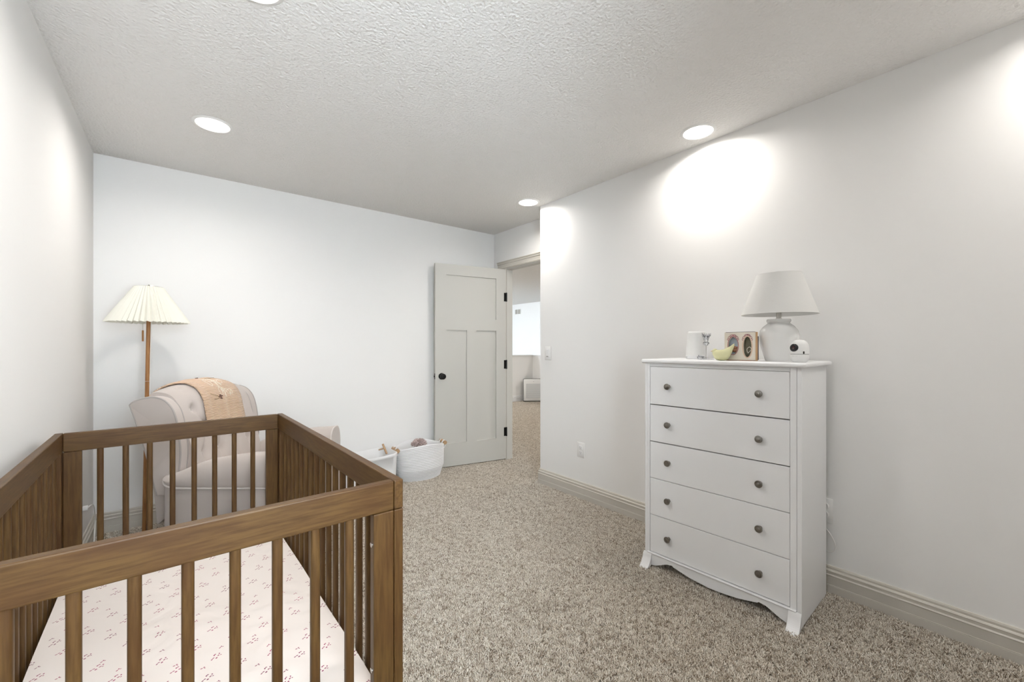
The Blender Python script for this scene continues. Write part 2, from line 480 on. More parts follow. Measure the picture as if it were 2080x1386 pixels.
struct(newobj('trim_3', bm, M['door']))

# ------------------------------------------------------------------ door leaf, standing open
pv = Vector((XD-0.012, DOOR_Y1+0.002)); fe = Vector((1.955, 3.655))
dv = fe - pv; DL = dv.length; DT = 0.034; DZ0, DZ1 = 0.018, 2.018
door = struct(thing('door_1', 'door', 'door', (pv.x, pv.y, 0), math.atan2(dv.y, dv.x)))
del door['label'], door['category']
# local: x along the leaf from the hinge, the visible face is +y side (towards the room) at y=0; body towards -y
def dz(t): return DZ1 - t
st = 0.112
panels = [(st, DL-st, dz(0.535), dz(0.105)), (st, DL/2-0.056, dz(1.775), dz(0.65)), (DL/2+0.056, DL-st, dz(1.775), dz(0.65))]
bm = bmesh.new()
box(bm, 0, st, -DT, 0, DZ0, DZ1); box(bm, DL-st, DL, -DT, 0, DZ0, DZ1)
box(bm, st, DL-st, -DT, 0, dz(0.105), DZ1); box(bm, st, DL-st, -DT, 0, dz(0.65), dz(0.535)); box(bm, st, DL-st, -DT, 0, DZ0, dz(1.775))
box(bm, DL/2-0.056, DL/2+0.056, -DT, 0, dz(1.775), dz(0.65))
newobj('leaf_frame', bm, M['door'], door)
for a in panels:
    newobj('panel', bx(a[0]-0.004, a[1]+0.004, -DT+0.008, -0.013, a[2]-0.004, a[3]+0.004), M['door'], door)
for z in (1.725, 1.015, 0.305):
    h = newobj('hinge', box(tube([(-0.006, 0.006, z-0.047), (-0.006, 0.006, z+0.047)], 0.0075, 10), -0.006, 0.022, -0.002, 0.002, z-0.045, z+0.045), M['black_metal'], door)
kx, kz = DL-0.064, 0.912
bm = lathe([(0, 0), (0.032, 0), (0.032, 0.004), (0.028, 0.008), (0.012, 0.010), (0.012, 0.032), (0.022, 0.036), (0.028, 0.045), (0.028, 0.054), (0.022, 0.062), (0.010, 0.065), (0, 0.065)], 28)
bmesh.ops.rotate(bm, verts=bm.verts[:], matrix=Matrix.Rotation(-PI/2, 3, 'X'))
bmesh.ops.translate(bm, verts=bm.verts[:], vec=(kx, 0, kz))
newobj('door_knob', bm, M['black_metal'], door, True)
bm = lathe([(0, 0), (0.032, 0), (0.032, 0.004), (0.012, 0.008), (0.012, 0.014), (0.026, 0.018), (0.026, 0.030), (0, 0.034)], 24)
bmesh.ops.rotate(bm, verts=bm.verts[:], matrix=Matrix.Rotation(PI/2, 3, 'X'))
bmesh.ops.translate(bm, verts=bm.verts[:], vec=(kx, -DT, kz))
newobj('door_knob', bm, M['black_metal'], door, True)
newobj('latch_plate', box(bx(DL-0.0005, DL+0.0015, -DT/2-0.012, -DT/2+0.012, kz-0.028, kz+0.028), DL, DL+0.009, -DT/2-0.006, -DT/2+0.006, kz-0.008, kz+0.008, 0.002, 1), M['black_metal'], door)

# ------------------------------------------------------------------ recessed ceiling lights
def downlight(x, y, label, grp, power=LAMP_W):
    t = thing('ceiling_light', label, 'ceiling light', (x, y, H), 0, grp)
    bm = lathe([(0.078, -0.003), (0.081, -0.006), (0.090, -0.005), (0.096, -0.001), (0.096, 0.0), (0.078, 0.0)], 40, closed=True)
    newobj('trim_ring', bm, M['white_plastic'], t, True)
    newobj('lens', lathe([(0, -0.0035), (0.079, -0.0035), (0.079, -0.001), (0, -0.001)], 40), M['lens'], t, label='glowing round lens')
    ld = bpy.data.lights.new('downlight_glow', 'AREA'); ld.shape = 'DISK'; ld.size = 0.15
    ld.energy = power; ld.color = (1.0, 0.958, 0.905); ld.spread = math.radians(160)
    lo = bpy.data.objects.new('downlight_glow', ld); C.objects.link(lo); lo.parent = t; lo.location = (0, 0, -0.007)
    return t
G = 'recessed ceiling lights'
downlight(0.15, 2.853, 'round recessed ceiling light above the armchair and floor lamp corner', G)
downlight(2.335, 2.713, 'round recessed ceiling light at the wall corner by the open door', G)
downlight(2.333, 1.218, 'round recessed ceiling light against the right wall above the dresser', G)
downlight(0.20, 1.655, 'round recessed ceiling light cut by the top edge of the photo', G)
downlight(2.335, -0.25, 'round recessed ceiling light on the right wall nearest the camera, outside the photo', G)
downlight(0.20, 0.50, 'round recessed ceiling light over the camera, outside the photo', G)
GL = 'added lights brightening the landing'  # unseen lamps added to brighten the landing
for x, y, w in ((4.6, 2.6, 'nearest the right wall'), (3.6, 6.3, 'along its side wall'), (6.9, 4.2, 'over the stairs')):
    downlight(x, y, 'added round ceiling light brightening the landing ' + w + ', out of view', GL, 30.0)

# ------------------------------------------------------------------ crib
crib = thing('crib', 'walnut stained wooden crib with open slatted sides in the foreground', 'crib', (0.0375, 1.71, 0), math.radians(1.43))
HW_, YN, YFAR, RT = 0.375, -0.70, 0.70, 0.024       # inner half width, ends, rail thickness
CT, RH = 0.86, 0.0735
XO = HW_ + RT
SB = 0.150    # bottom rail height
for s in (-1, 1):      # long sides: rail above, posts at both ends, slats
    xa, xb = (HW_, XO) if s > 0 else (-XO, -HW_)
    newobj('side_rail', bx(xa, xb, YN, YFAR, CT-RH, CT, 0.003), M['crib_y'], crib)
    newobj('lower_rail', bx(xa, xb, YN+0.0525, YFAR-0.0525, SB-0.03, SB+0.045, 0.003), M['crib_y'], crib)
    for ya, yb in ((YN, YN+0.052), (YFAR-0.052, YFAR)):
        newobj('post', bx(xa, xb, ya, yb, 0, CT-RH-0.001, 0.003), M['crib_z'], crib)
for ya, yb in ((YN+0.001, YN+0.0255), (YFAR-0.0255, YFAR-0.001)):
    newobj('end_rail', bx(-HW_+0.0012, HW_-0.0012, ya, yb, CT-RH, CT-0.0005, 0.003), M['crib_x'], crib)
    newobj('lower_rail', bx(-HW_+0.054, HW_-0.054, ya, yb, SB-0.03, SB+0.045, 0.003), M['crib_x'], crib)
    for xa, xb in ((-HW_+0.0012, -HW_+0.0532), (HW_-0.0532, HW_-0.0012)):
        newobj('stile', bx(xa, xb, ya, yb, 0.05, CT-RH-0.001, 0.003), M['crib_z'], crib)
def slat_bm(w, d, z0, z1, n=14):
    bm = bmesh.new(); r = []
    for z in (z0, z1):
        ring = []
        for i in range(n):
            a = 2*PI*i/n; c, s_ = math.cos(a), math.sin(a)
            ring.append(bm.verts.new((w/2*math.copysign(abs(c)**0.6, c), d/2*math.copysign(abs(s_)**0.6, s_), z)))
        r.append(ring)
    for i in range(n): bm.faces.new((r[0][i], r[0][(i+1) % n], r[1][(i+1) % n], r[1][i]))
    bm.faces.new(r[0]); bm.faces.new(r[1])
    return bm
sl0 = None
def slat(x, y, rz):
    global sl0
    if sl0 is None:
        sl0 = newobj('slat', slat_bm(0.0205, 0.0190, SB+0.045, CT-RH+0.0005), M['crib_z'], crib, True, 60)
        sl0.location = (x, y, 0); sl0.rotation_euler = (0, 0, rz)
    else: inst('slat', sl0, crib, (x, y, 0), (0, 0, rz))
for y in (YN+0.0132, YFAR-0.0132):
    for i in range(8): slat(-0.2695 + i*0.0765, y, 0)
NS = 16
for s in (-1, 1):
    for i in range(NS): slat(s*(HW_+RT/2), YN + 0.052 + (YFAR-YN-0.104)*(i+1)/(NS+1), PI/2)
newobj('mattress_support', bx(-HW_+0.012, HW_-0.012, YN+0.03, YFAR-0.03, SB+0.005, SB+0.022), M['crib_y'], crib)
for z in (0.708, 0.397):
    bm = tube([(HW_-0.0528, YN+0.0135, z), (HW_-0.0555, YN+0.0135, z)], 0.006, 12)
    newobj('bolt', bm, M['chrome'], crib)

# fitted sheet with printed sprigs
def sheet_mat():
    m = fabric('sprigged_cotton', (0.80, 0.735, 0.69), 800, 0.05, 0.85, 0.001, 0.1)
    k = N(m); co = k.n('ShaderNodeTexCoord').outputs['Object']
    bn = k.n('ShaderNodeTexNoise', i_Scale=5.0, i_Detail=2.0, i_Distortion=1.2, i_Vector=co).outputs['Fac']
    k.bump(bn, 0.35, 0.03)
    def layer(cell, off, leaves, jit):
        p = k.n('ShaderNodeVectorMath', operation='ADD', i_0=co, i_1=(off[0]+10, off[1]+10, 0))
        p = k.n('ShaderNodeVectorMath', operation='MULTIPLY', i_0=p.outputs[0], i_1=(1/cell[0], 1/cell[1], 0))
        sp = k.n('ShaderNodeSeparateXYZ', i_0=p.outputs[0])
        row = k.math('FLOOR', sp.outputs[1])
        xs = k.math('ADD', sp.outputs[0], k.math('MULTIPLY', k.math('MODULO', row, 2.0), 0.5))
        cx, cy = k.math('FLOOR', xs), row
        idv = k.n('ShaderNodeCombineXYZ', i_0=cx, i_1=cy, i_2=off[0]*7)
        wn = k.n('ShaderNodeTexWhiteNoise', noise_dimensions='3D', i_Vector=idv.outputs[0])
        rs = k.n('ShaderNodeSeparateXYZ', i_0=wn.outputs['Color'])
        fx = k.math('SUBTRACT', k.math('FRACT', xs), k.math('ADD', 0.5, k.math('MULTIPLY', k.math('SUBTRACT', rs.outputs[0], 0.5), jit)))
        fy = k.math('SUBTRACT', k.math('FRACT', sp.outputs[1]), k.math('ADD', 0.5, k.math('MULTIPLY', k.math('SUBTRACT', rs.outputs[1], 0.5), jit)))
        loc = k.n('ShaderNodeCombineXYZ', i_0=k.math('MULTIPLY', fx, cell[0]), i_1=k.math('MULTIPLY', fy, cell[1]), i_2=0.0)
        rot = k.n('ShaderNodeVectorRotate', rotation_type='Z_AXIS', i_Vector=loc.outputs[0], i_Angle=k.math('MULTIPLY', k.math('SUBTRACT', rs.outputs[2], 0.5), 0.7))
        out = None
        for (ax_, ay_, an, la, lb) in leaves:
            ay_, an, lb = ay_*1.9, an*1.5, lb*1.35
            mp = k.n('ShaderNodeMapping', vector_type='TEXTURE', i_Vector=rot.outputs[0], i_Location=(ax_, ay_, 0), i_Rotation=(0, 0, an), i_Scale=(la, lb, 1))
            ln = k.n('ShaderNodeVectorMath', operation='LENGTH', i_0=mp.outputs[0]).outputs['Value']
            out = ln if out is None else k.math('MINIMUM', out, ln)
        return k.math('LESS_THAN', out, 1.0), wn.outputs['Value']
    big = [(-0.011, -0.003, 0.5, 0.0031, 0.0012), (-0.006, -0.001, 0.3, 0.0031, 0.0012), (-0.001, 0.0045, 0.9, 0.0027, 0.0014), (0.0025, 0.006, 0.2, 0.0023, 0.0013), (0.0, -0.004, 0.5, 0.0032, 0.0016), (0.007, 0.0, 0.4, 0.0033, 0.0013), (0.0115, 0.0035, 1.0, 0.0025, 0.0013), (0.0125, -0.001, 0.1, 0.0021, 0.0011)]
    small = [(-0.003, -0.001, 0.3, 0.0031, 0.0012), (0.002, 0.001, 0.8, 0.0024, 0.0012), (0.0045, -0.001, -0.2, 0.002, 0.0010)]
    a, ra = layer((0.086, 0.078), (0.013, 0.021), big, 0.25)
    b, rb = layer((0.086, 0.078), (0.056, 0.060), small, 0.3)
    msk = k.math('MAXIMUM', a, b)
    c1 = k.n('ShaderNodeMix', data_type='RGBA', i_0=ra); c1.inputs[6].default_value = (0.34, 0.045, 0.12, 1); c1.inputs[7].default_value = (0.20, 0.05, 0.10, 1)
    mx = k.n('ShaderNodeMix', data_type='RGBA', i_0=k.math('MULTIPLY', msk, 1.0)); mx.inputs[6].default_value = (0.80, 0.735, 0.69, 1); k.link(c1.outputs[2], mx.inputs[7])
    k.link(mx.outputs[2], k.b.inputs['Base Color'])
    return m
M['sheet'] = sheet_mat()
MW, ML, MZ0, MZ1 = 0.366, 0.665, SB+0.022, 0.305
def msh(u, v):
    x, y = (u*2-1), (v*2-1)
    zz = MZ1 - 0.010*(abs(x)**6 + abs(y)**8) - 0.003*math.sin(5*x+3*y)*math.cos(4*y-2*x)
    return (x*MW, y*ML, zz)
bm, V = grid(msh, 40, 60)
ring = [V[i][0] for i in range(40)] + [V[39][j] for j in range(1, 60)] + [V[i][59] for i in range(38, -1, -1)] + [V[0][j] for j in range(58, 0, -1)]
prev = ring
for dzv, gr in ((0.02, 1.008), (0.06, 1.010), (MZ1-MZ0-0.012, 1.006), (MZ1-MZ0, 0.985)):
    cur = [bm.verts.new((v.co.x*gr, v.co.y*(1+(gr-1)*0.5), MZ1-dzv)) for v in ring]
    n = len(ring)
    for i in range(n): bm.faces.new((prev[i], prev[(i+1) % n], cur[(i+1) % n], cur[i]))
    prev = cur
bm.faces.new(prev)
mt = newobj('crib_mattress', bm, M['sheet'], None, True, 60)
mt.location = (0.0375, 1.71, 0); mt.rotation_euler = (0, 0, math.radians(1.43))
tag(mt, 'crib mattress in a cream fitted sheet printed with small mauve sprigs', 'mattress')

# ------------------------------------------------------------------ dresser
dr = thing('dresser', 'tall white five drawer dresser with flared feet against the right wall', 'dresser', (2.0389, 0.991, 0), math.radians(2.5))
# local: x = depth from the front face (0) to the back (0.405); y = -0.3725 .. 0.3725 (right end is -y)
DW, DD, DTOP = 0.3688, 0.390, 1.133
def slab_prof(x0, x1, y0, y1):
    bm = bx(x0, x1, y0, y1, DTOP-0.021, DTOP)
    es = [e for e in bm.edges if abs(e.verts[0].co.z - e.verts[1].co.z) < 1e-6]
    bmesh.ops.bevel(bm, geom=[e for e in bm.edges if abs(e.verts[0].co.z - e.verts[1].co.z) > 1e-3], offset=0.012, segments=5, profile=0.5, affect='EDGES')
    es = [e for e in bm.edges if abs(e.verts[0].co.z - e.verts[1].co.z) < 1e-6 and len(e.link_faces) == 2 and any(abs(f.normal.z) > 0.9 for f in e.link_faces) and not all(abs(f.normal.z) > 0.9 for f in e.link_faces)]
    bmesh.ops.bevel(bm, geom=es, offset=0.009, segments=4, profile=0.5, affect='EDGES')
    return bm
newobj('top_slab', slab_prof(-0.026, DD+0.006, -DW-0.022, DW+0.012), M['white_paint'], dr, True, 50)
side = [(0.0, 0.012), (0.0, DTOP-0.021), (DD, DTOP-0.021), (DD, 0.0), (0.36, 0.0), (0.33, 0.012), (0.06, 0.016)]
for s in (-1, 1):
    ya, yb = (DW-0.018, DW) if s > 0 else (-DW, -DW+0.018)
    newobj('side_panel', prism([(p[0]+0.0, p[1]) for p in side], ya, yb, 'y', 0.0015, seg=1), M['white_paint'], dr)
# front stiles
SR, SL_ = 0.0426, 0.030
newobj('front_stile', bx(-0.002, 0.018, -DW+0.0185, -DW+SR, 0.06, DTOP-0.0215, 0.0012, 1), M['white_paint'], dr)
newobj('front_stile', bx(-0.002, 0.018, DW-SL_, DW-0.0185, 0.06, DTOP-0.0215, 0.0012, 1), M['white_paint'], dr)
ya, yb = -DW+SR, DW-SL_
newobj('top_rail', bx(0.0, 0.018, ya+0.0005, yb-0.0005, 1.094, DTOP-0.0215, 0.001, 1), M['white_paint'], dr)
newobj('back_panel', bx(DD-0.008, DD-0.002, -DW+0.018, DW-0.018, 0.03, DTOP-0.022), M['white_paint'], dr)
knob0 = None
def knob_bm():
    bm = lathe([(0, 0), (0.0095, 0), (0.0085, 0.003), (0.006, 0.006), (0.006, 0.013), (0.0115, 0.0155), (0.0158, 0.019), (0.0166, 0.0215), (0.0156, 0.0240), (0.0130, 0.0246), (0.0122, 0.0236), (0.0085, 0.0240), (0.0076, 0.0258), (0.0040, 0.0272), (0, 0.0275)], 24)
    bmesh.ops.rotate(bm, verts=bm.verts[:], matrix=Matrix.Rotation(-PI/2, 3, 'Y'))
    return bm
edges = [1.092, 0.888, 0.6865, 0.486, 0.286, 0.0835]
gaps = [0.0, 0.0042, 0.0042, 0.0022, 0.0024]
for i in range(5):
    zt, zb = edges[i] - gaps[i], edges[i+1] + 0.0006
    d_ = newobj('drawer', box(bx(0.0, 0.019, ya+0.0015, yb-0.0015, zb, zt, 0.0014, 1), 0.019, DD-0.03, ya+0.012, yb-0.012, zb+0.015, zt-0.03), M['white_paint'], dr)
    zc = (edges[i] + edges[i+1]) / 2
    for y in (-0.2092, 0.2287):
        if knob0 is None:
            knob0 = newobj('knob', knob_bm(), M['bronze'], d_, True, 40, label='small dark metal knob'); knob0.location = (0, y, zc)
        else:
            o = inst('knob', knob0, d_, (0, y, zc)); o['label'] = 'small dark metal knob'
# shaped apron
ap = []
hw = DW - 0.018
ctrl = [(-hw, 0.012), (-hw+0.05, 0.018), (-0.235, 0.050), (-0.205, 0.056), (-0.200, 0.050), (-0.12, 0.030), (0.0, 0.020), (0.12, 0.030), (0.200, 0.050), (0.205, 0.056), (0.235, 0.050), (hw-0.05, 0.018), (hw, 0.012)]
ap = [(p.x, p.y) for p in smooth_path([(a, b, 0) for a, b in ctrl[:3]], 5)] + [(-0.205, 0.055), (-0.200, 0.047)]
ap += [(p.x, p.y) for p in smooth_path([(a, b, 0) for a, b in ctrl[5:8]], 6)] + [(0.200, 0.047), (0.205, 0.055)]
ap += [(p.x, p.y) for p in smooth_path([(a, b, 0) for a, b in ctrl[10:]], 5)]
ap += [(hw, 0.080), (-hw, 0.080)]
newobj('apron', prism(ap, -0.008, 0.012, 'x', 0.001, seg=1), M['white_paint'], dr)
newobj('apron_bead', bx(-0.014, 0.004, -hw, hw, 0.0755, 0.082, 0.0025), M['white_paint'], dr)
foot = smooth_path([(-0.010, 0, 0.078), (-0.016, 0, 0.066), (-0.024, 0, 0.045), (-0.038, 0, 0.022), (-0.062, 0, 0.0)], 4)
fo = [(p.x, p.z) for p in foot] + [(-0.052, -0.0), (-0.030, 0.012), (-0.008, 0.016), (-0.008, 0.078)]
newobj('foot', prism(fo, -DW-0.0015, -DW+0.046, 'y', 0.002, seg=1), M['white_paint'], dr)
newobj('foot', prism(fo, DW-0.046, DW+0.0015, 'y', 0.002, seg=1), M['white_paint'], dr)

# ------------------------------------------------------------------ things on the dresser
ZT = DTOP
lp = thing('table_lamp', 'white ceramic urn table lamp with linen shade on the dresser', 'lamp', (2.25, 0.777, ZT))
pot = [(0, 0), (0.054, 0), (0.057, 0.004), (0.066, 0.035), (0.078, 0.075), (0.0835, 0.105), (0.0835, 0.122), (0.078, 0.145), (0.064, 0.165), (0.050, 0.176), (0.046, 0.180), (0.0465, 0.184), (0.0500, 0.188), (0.0505, 0.194), (0.0480, 0.199), (0.030, 0.200), (0, 0.200)]
newobj('lamp_base', lathe(pot, 48), M['ceramic'], lp, True, 40)
newobj('stem', lathe([(0, 0.199), (0.014, 0.199), (0.014, 0.203), (0.0105, 0.204), (0.0105, 0.255), (0.016, 0.257), (0.016, 0.30), (0, 0.30)], 20), M['chrome'], lp, True)
def shade_shell(rb, rt, z0, z1, th=0.0015, seg=64):
    return lathe([(rb, z0), (rt, z1), (rt-th, z1), (rb-th, z0)], seg, closed=True)
sh = newobj('lamp_shade', shade_shell(0.158, 0.0935, 0.222, 0.414), M['linen'], lp, True, 60)
bm = tube([(0.1575*math.cos(a), 0.1575*math.sin(a), 0.222) for a in [2*PI*i/64 for i in range(64)]], 0.0016, 6, closed=True)
newobj('shade_hem', bm, M['linen'], sh, True)
bm = tube([(0.0930*math.cos(a), 0.0930*math.sin(a), 0.414) for a in [2*PI*i/48 for i in range(48)]], 0.0014, 6, closed=True)
newobj('shade_hem', bm, M['linen'], sh, True)
bm = tube([(0.0925, 0, 0.405), (0.0, 0, 0.300)], 0.0012, 5)
for a in (2*PI/3, 4*PI/3): tube([(0.0925*math.cos(a), 0.0925*math.sin(a), 0.405), (0, 0, 0.300)], 0.0012, 5, bm)
newobj('shade_carrier', bm, M['chrome'], lp)

cmt = thing('baby_monitor', 'small white domed baby monitor camera with black lens on the dresser', 'baby monitor', (2.12, 0.651, ZT), math.radians(-171))
# local +x looks out of the lens; turned so that it looks across the room
newobj('monitor_base', lathe([(0, 0), (0.024, 0), (0.030, 0.006), (0.0345, 0.018), (0.0355, 0.030), (0.0350, 0.0345), (0, 0.0345)], 36), M['white_plastic'], cmt, True)
newobj('seam', lathe([(0, 0.0345), (0.0335, 0.0345), (0.0335, 0.0362), (0, 0.0362)], 36), M['dark_gap'], cmt, True)
hd = newobj('monitor_head', lathe([(0, 0.0362), (0.0348, 0.0362), (0.0352, 0.045), (0.0350, 0.060), (0.0325, 0.076), (0.026, 0.089), (0.015, 0.0965), (0, 0.0985)], 40), M['white_plastic'], cmt, True, 50)
def disc_on_head(r, r2, d0, d1, az, z, m, name, parent, tilt=0.12):
    bm = lathe([(0, 0), (r, 0), (r, d1-d0-0.002), (r2, d1-d0), (r2*0.7, d1-d0-0.001), (0, d1-d0-0.003)], 28)
    bmesh.ops.rotate(bm, verts=bm.verts[:], matrix=Matrix.Rotation(PI/2-tilt, 3, 'Y'))
    bmesh.ops.translate(bm, verts=bm.verts[:], vec=(d0, 0, z))
    bmesh.ops.rotate(bm, verts=bm.verts[:], matrix=Matrix.Rotation(az, 3, 'Z'))
    return newobj(name, bm, m, parent, True, 40)
ln = disc_on_head(0.0170, 0.0150, 0.0265, 0.0385, math.radians(-28), 0.0625, M['black_plastic'], 'lens_housing', hd)
disc_on_head(0.008, 0.007, 0.0345, 0.0392, math.radians(-28), 0.0630, mat('lens_glass', (0.05, 0.02, 0.02), 0.05), 'lens', ln)
sn_ = newobj('sensor', bx(0.0, 0.004, -0.003, 0.003, 0.0365, 0.048, 0.0015, 1), M['black_plastic'], hd)
sn_.location = (0.0325*math.cos(0.58), 0.0325*math.sin(0.58), 0); sn_.rotation_euler = (0, 0, 0.58)
# tiny grey brand line on the base, too small to read
bm = bmesh.new()
for i in range(9):
    a = math.radians(-40 + i*4.2)
    if i == 5: continue
    p = Vector((0.0352*math.cos(a), 0.0352*math.sin(a), 0.0275))
    q = Vector((-math.sin(a), math.cos(a), 0))
    tube([p - q*0.0009 - Vector((0, 0, 0.0008)), p + q*0.0009 + Vector((0, 0, 0.0008*(-1)**i))], 0.0004, 4, bm)
newobj('printed_mark', bm, M['grey_print'], cmt)

sm = thing('sound_machine', 'white tapered cylinder sound machine at the left end of the dresser', 'sound machine', (2.27, 1.195, ZT), PI)
newobj('body', lathe([(0, 0.020), (0.0545, 0.020), (0.0535, 0.050), (0.0485, 0.105), (0.0455, 0.142), (0.0440, 0.149), (0.0400, 0.152), (0, 0.1525)], 48), M['white_plastic'], sm, True, 50)
bs = newobj('base_ring', lathe([(0, 0), (0.052, 0), (0.0555, 0.004), (0.0560, 0.0195), (0.0545, 0.0205), (0, 0.0205)], 48), M['white_paint'], sm, True)
bm = bmesh.new()
for a in (-0.55, -0.75): tube([(0.0561*math.cos(a), 0.0561*math.sin(a), 0.006), (0.0561*math.cos(a), 0.0561*math.sin(a), 0.014)], 0.0007, 5, bm)
newobj('button_mark', bm, M['grey_print'], bs)

cr = thing('crystal_figurine', 'clear cut crystal flower ornament on a thin stem', 'ornament', (2.20, 1.105, ZT))
newobj('foot', lathe([(0, 0), (0.030, 0), (0.031, 0.002), (0.012, 0.005), (0.004, 0.009), (0.0, 0.009)], 28), M['crystal'], cr, True)
newobj('stem', tube([(0, 0, 0.006), (0, 0, 0.066)], 0.0017, 8), M['chrome'], cr)
def gem(bm, c, r, hgt, n=6):
    top = bm.verts.new((c[0], c[1], c[2]+hgt)); bot = bm.verts.new((c[0], c[1], c[2]-hgt*0.5))
    ringv = [bm.verts.new((c[0]+r*math.cos(2*PI*i/n), c[1]+r*math.sin(2*PI*i/n), c[2])) for i in range(n)]
    for i in range(n):
        bm.faces.new((ringv[i], ringv[(i+1) % n], top)); bm.faces.new((ringv[(i+1) % n], ringv[i], bot))
bowl = lathe([(0, 0.064), (0.006, 0.066), (0.012, 0.074), (0.0125, 0.079), (0.008, 0.084), (0.009, 0.094), (0.014, 0.112), (0.012, 0.112), (0.006, 0.097), (0, 0.094)], 8)
newobj('bloom', bowl, M['crystal'], cr)
for i in range(7):
    a = 2*PI*i/7
    bm = bmesh.new(); gem(bm, (0, 0, 0), 0.0045, 0.016, 5)
    o = newobj('petal', bm, M['crystal'], cr); o.location = (0.012*math.cos(a), 0.012*math.sin(a), 0.112); o.rotation_euler = (0.35*math.sin(-a), 0.35*math.cos(a), 0)
for i in range(5):
    bm = bmesh.new(); gem(bm, (0, 0, 0), 0.0065, 0.008, 6)
    o = newobj('bead', bm, M['crystal'], cr); o.location = (-0.012+0.010*math.cos(i*1.3), 0.016+0.009*math.sin(i*1.3), 0.010 + 0.005*(i % 2)); o.rotation_euler = (i, i*0.7, 0)

cr.scale = (1.35, 1.35, 1.12)

# keepsake box with two oval cut-outs
kb = thing('keepsake_box', 'painted keepsake box with two oval cut-outs and pink garlands on the dresser', 'box', (2.17, 0.912, ZT), math.radians(180+8))
# local: x towards the viewer is +x ; width along y
KW, KH, KD = 0.068, 0.138, 0.036
M['kb_front'] = noise_bump(mat('aged_cream_paint', (0.80, 0.74, 0.64), 0.5), 40, 0.1, 0.002)
M['kb_side'] = mat('peach_paint', (0.66, 0.40, 0.20), 0.5)
M['kb_dark'] = mat('dark_violet_paint', (0.045, 0.025, 0.05), 0.5)
M['kb_pink'] = mat('dusty_pink_paint', (0.42, 0.19, 0.20), 0.5)
M['kb_olive'] = mat('olive_paint', (0.13, 0.12, 0.07), 0.5)
M['kb_peach'] = mat('pale_peach_paint', (0.76, 0.56, 0.42), 0.5)
M['kb_blue'] = mat('pale_blue_paint', (0.55, 0.62, 0.72), 0.5)
M['kb_brown'] = mat('russet_paint', (0.30, 0.13, 0.07), 0.5)
def oval(cy_, cz_, ry, rz, n=28): return [(cy_+ry*math.cos(2*PI*i/n), cz_+rz*math.sin(2*PI*i/n)) for i in range(n)]
def plate_with_holes(x0, x1, w, h, holes):
    """front plate with real oval openings, bridged as quads"""
    bm = bmesh.new()
    # vertical strips between the holes: build each half-plate around one hole
    cuts = [-w, 0.0, w]
    for (cy_, cz_, ry, rz), (a, b) in zip(holes, ((cuts[0], cuts[1]), (cuts[1], cuts[2]))):
        n = 32; inner = oval(cy_, cz_, ry, rz, n)
        outer = []
        for i in range(n):
            t = 2*PI*i/n; c, s_ = math.cos(t), math.sin(t)
            ks = []
            if c > 1e-9: ks.append((b-cy_)/c)
            if c < -1e-9: ks.append((a-cy_)/c)
            if s_ > 1e-9: ks.append((h-cz_)/s_)
            if s_ < -1e-9: ks.append((0-cz_)/s_)
            kk = min(ks); outer.append((cy_+kk*c, cz_+kk*s_))
        # snap the nearest rays to the corners
        for cyr, czr in ((a, 0), (b, 0), (a, h), (b, h)):
            i = min(range(n), key=lambda q: (outer[q][0]-cyr)**2 + (outer[q][1]-czr)**2)
            outer[i] = (cyr, czr)
        R_ = []
        for x in (x0, x1):
            R_.append(([bm.verts.new((x, *p)) for p in inner], [bm.verts.new((x, *p)) for p in outer]))
        for i in range(n):
            j = (i+1) % n
            bm.faces.new((R_[0][0][i], R_[0][0][j], R_[0][1][j], R_[0][1][i]))
            bm.faces.new((R_[1][0][j], R_[1][0][i], R_[1][1][i], R_[1][1][j]))
            bm.faces.new((R_[0][0][i], R_[1][0][i], R_[1][0][j], R_[0][0][j]))
            bm.faces.new((R_[0][1][j], R_[1][1][j], R_[1][1][i], R_[0][1][i]))
    return bm
h1, h2 = (-0.029, 0.073, 0.0215, 0.042), (0.034, 0.067, 0.0175, 0.049)
newobj('front_plate', plate_with_holes(KD-0.006, KD, KW, KH, (h1, h2)), M['kb_front'], kb)
bm = bx(0, 0.004, -KW, KW, 0, KH); box(bm, 0.004, KD-0.006, -KW, -KW+0.004, 0, KH); box(bm, 0.004, KD-0.006, -KW+0.004, KW-0.004, 0, 0.004); box(bm, 0.004, KD-0.006, -KW+0.004, KW-0.004, KH-0.004, KH)
newobj('case', bm, M['kb_front'], kb)
newobj('side_panel', bx(0.004, KD-0.006, KW-0.004, KW+0.003, 0, KH), M['kb_side'], kb)
newobj('spine', bx(-0.010, 0.004, KW-0.012, KW+0.0035, 0.004, KH-0.020), M['kb_dark'], kb)
newobj('top_edge', bx(0.006, KD-0.004, -KW+0.004, KW-0.006, KH, KH+0.0018), M['kb_dark'], kb)
newobj('foot_strip', bx(0.004, KD+0.001, -KW+0.002, KW, -0.0, 0.003), M['kb_brown'], kb)
newobj('backdrop', bx(0.005, 0.008, h2[0]-0.020, h2[0]+0.022, 0.010, 0.122), M['kb_olive'], kb)
newobj('backdrop', bx(0.005, 0.008, h1[0]-0.025, h1[0]+0.025, 0.022, 0.118), M['kb_blue'], kb)
bm = tube([(KD+0.0005, p[0], p[1]) for p in oval(*h2[:2], h2[2]+0.003, h2[3]+0.003, 36)], 0.0024, 6, closed=True)
newobj('oval_rim', bm, M['kb_peach'], kb, True)
bm = tube([(KD+0.0005, p[0], p[1]) for p in oval(*h1[:2], h1[2]+0.0025, h1[3]+0.0025, 36)], 0.0018, 6, closed=True)
newobj('oval_rim', bm, M['kb_pink'], kb, True)
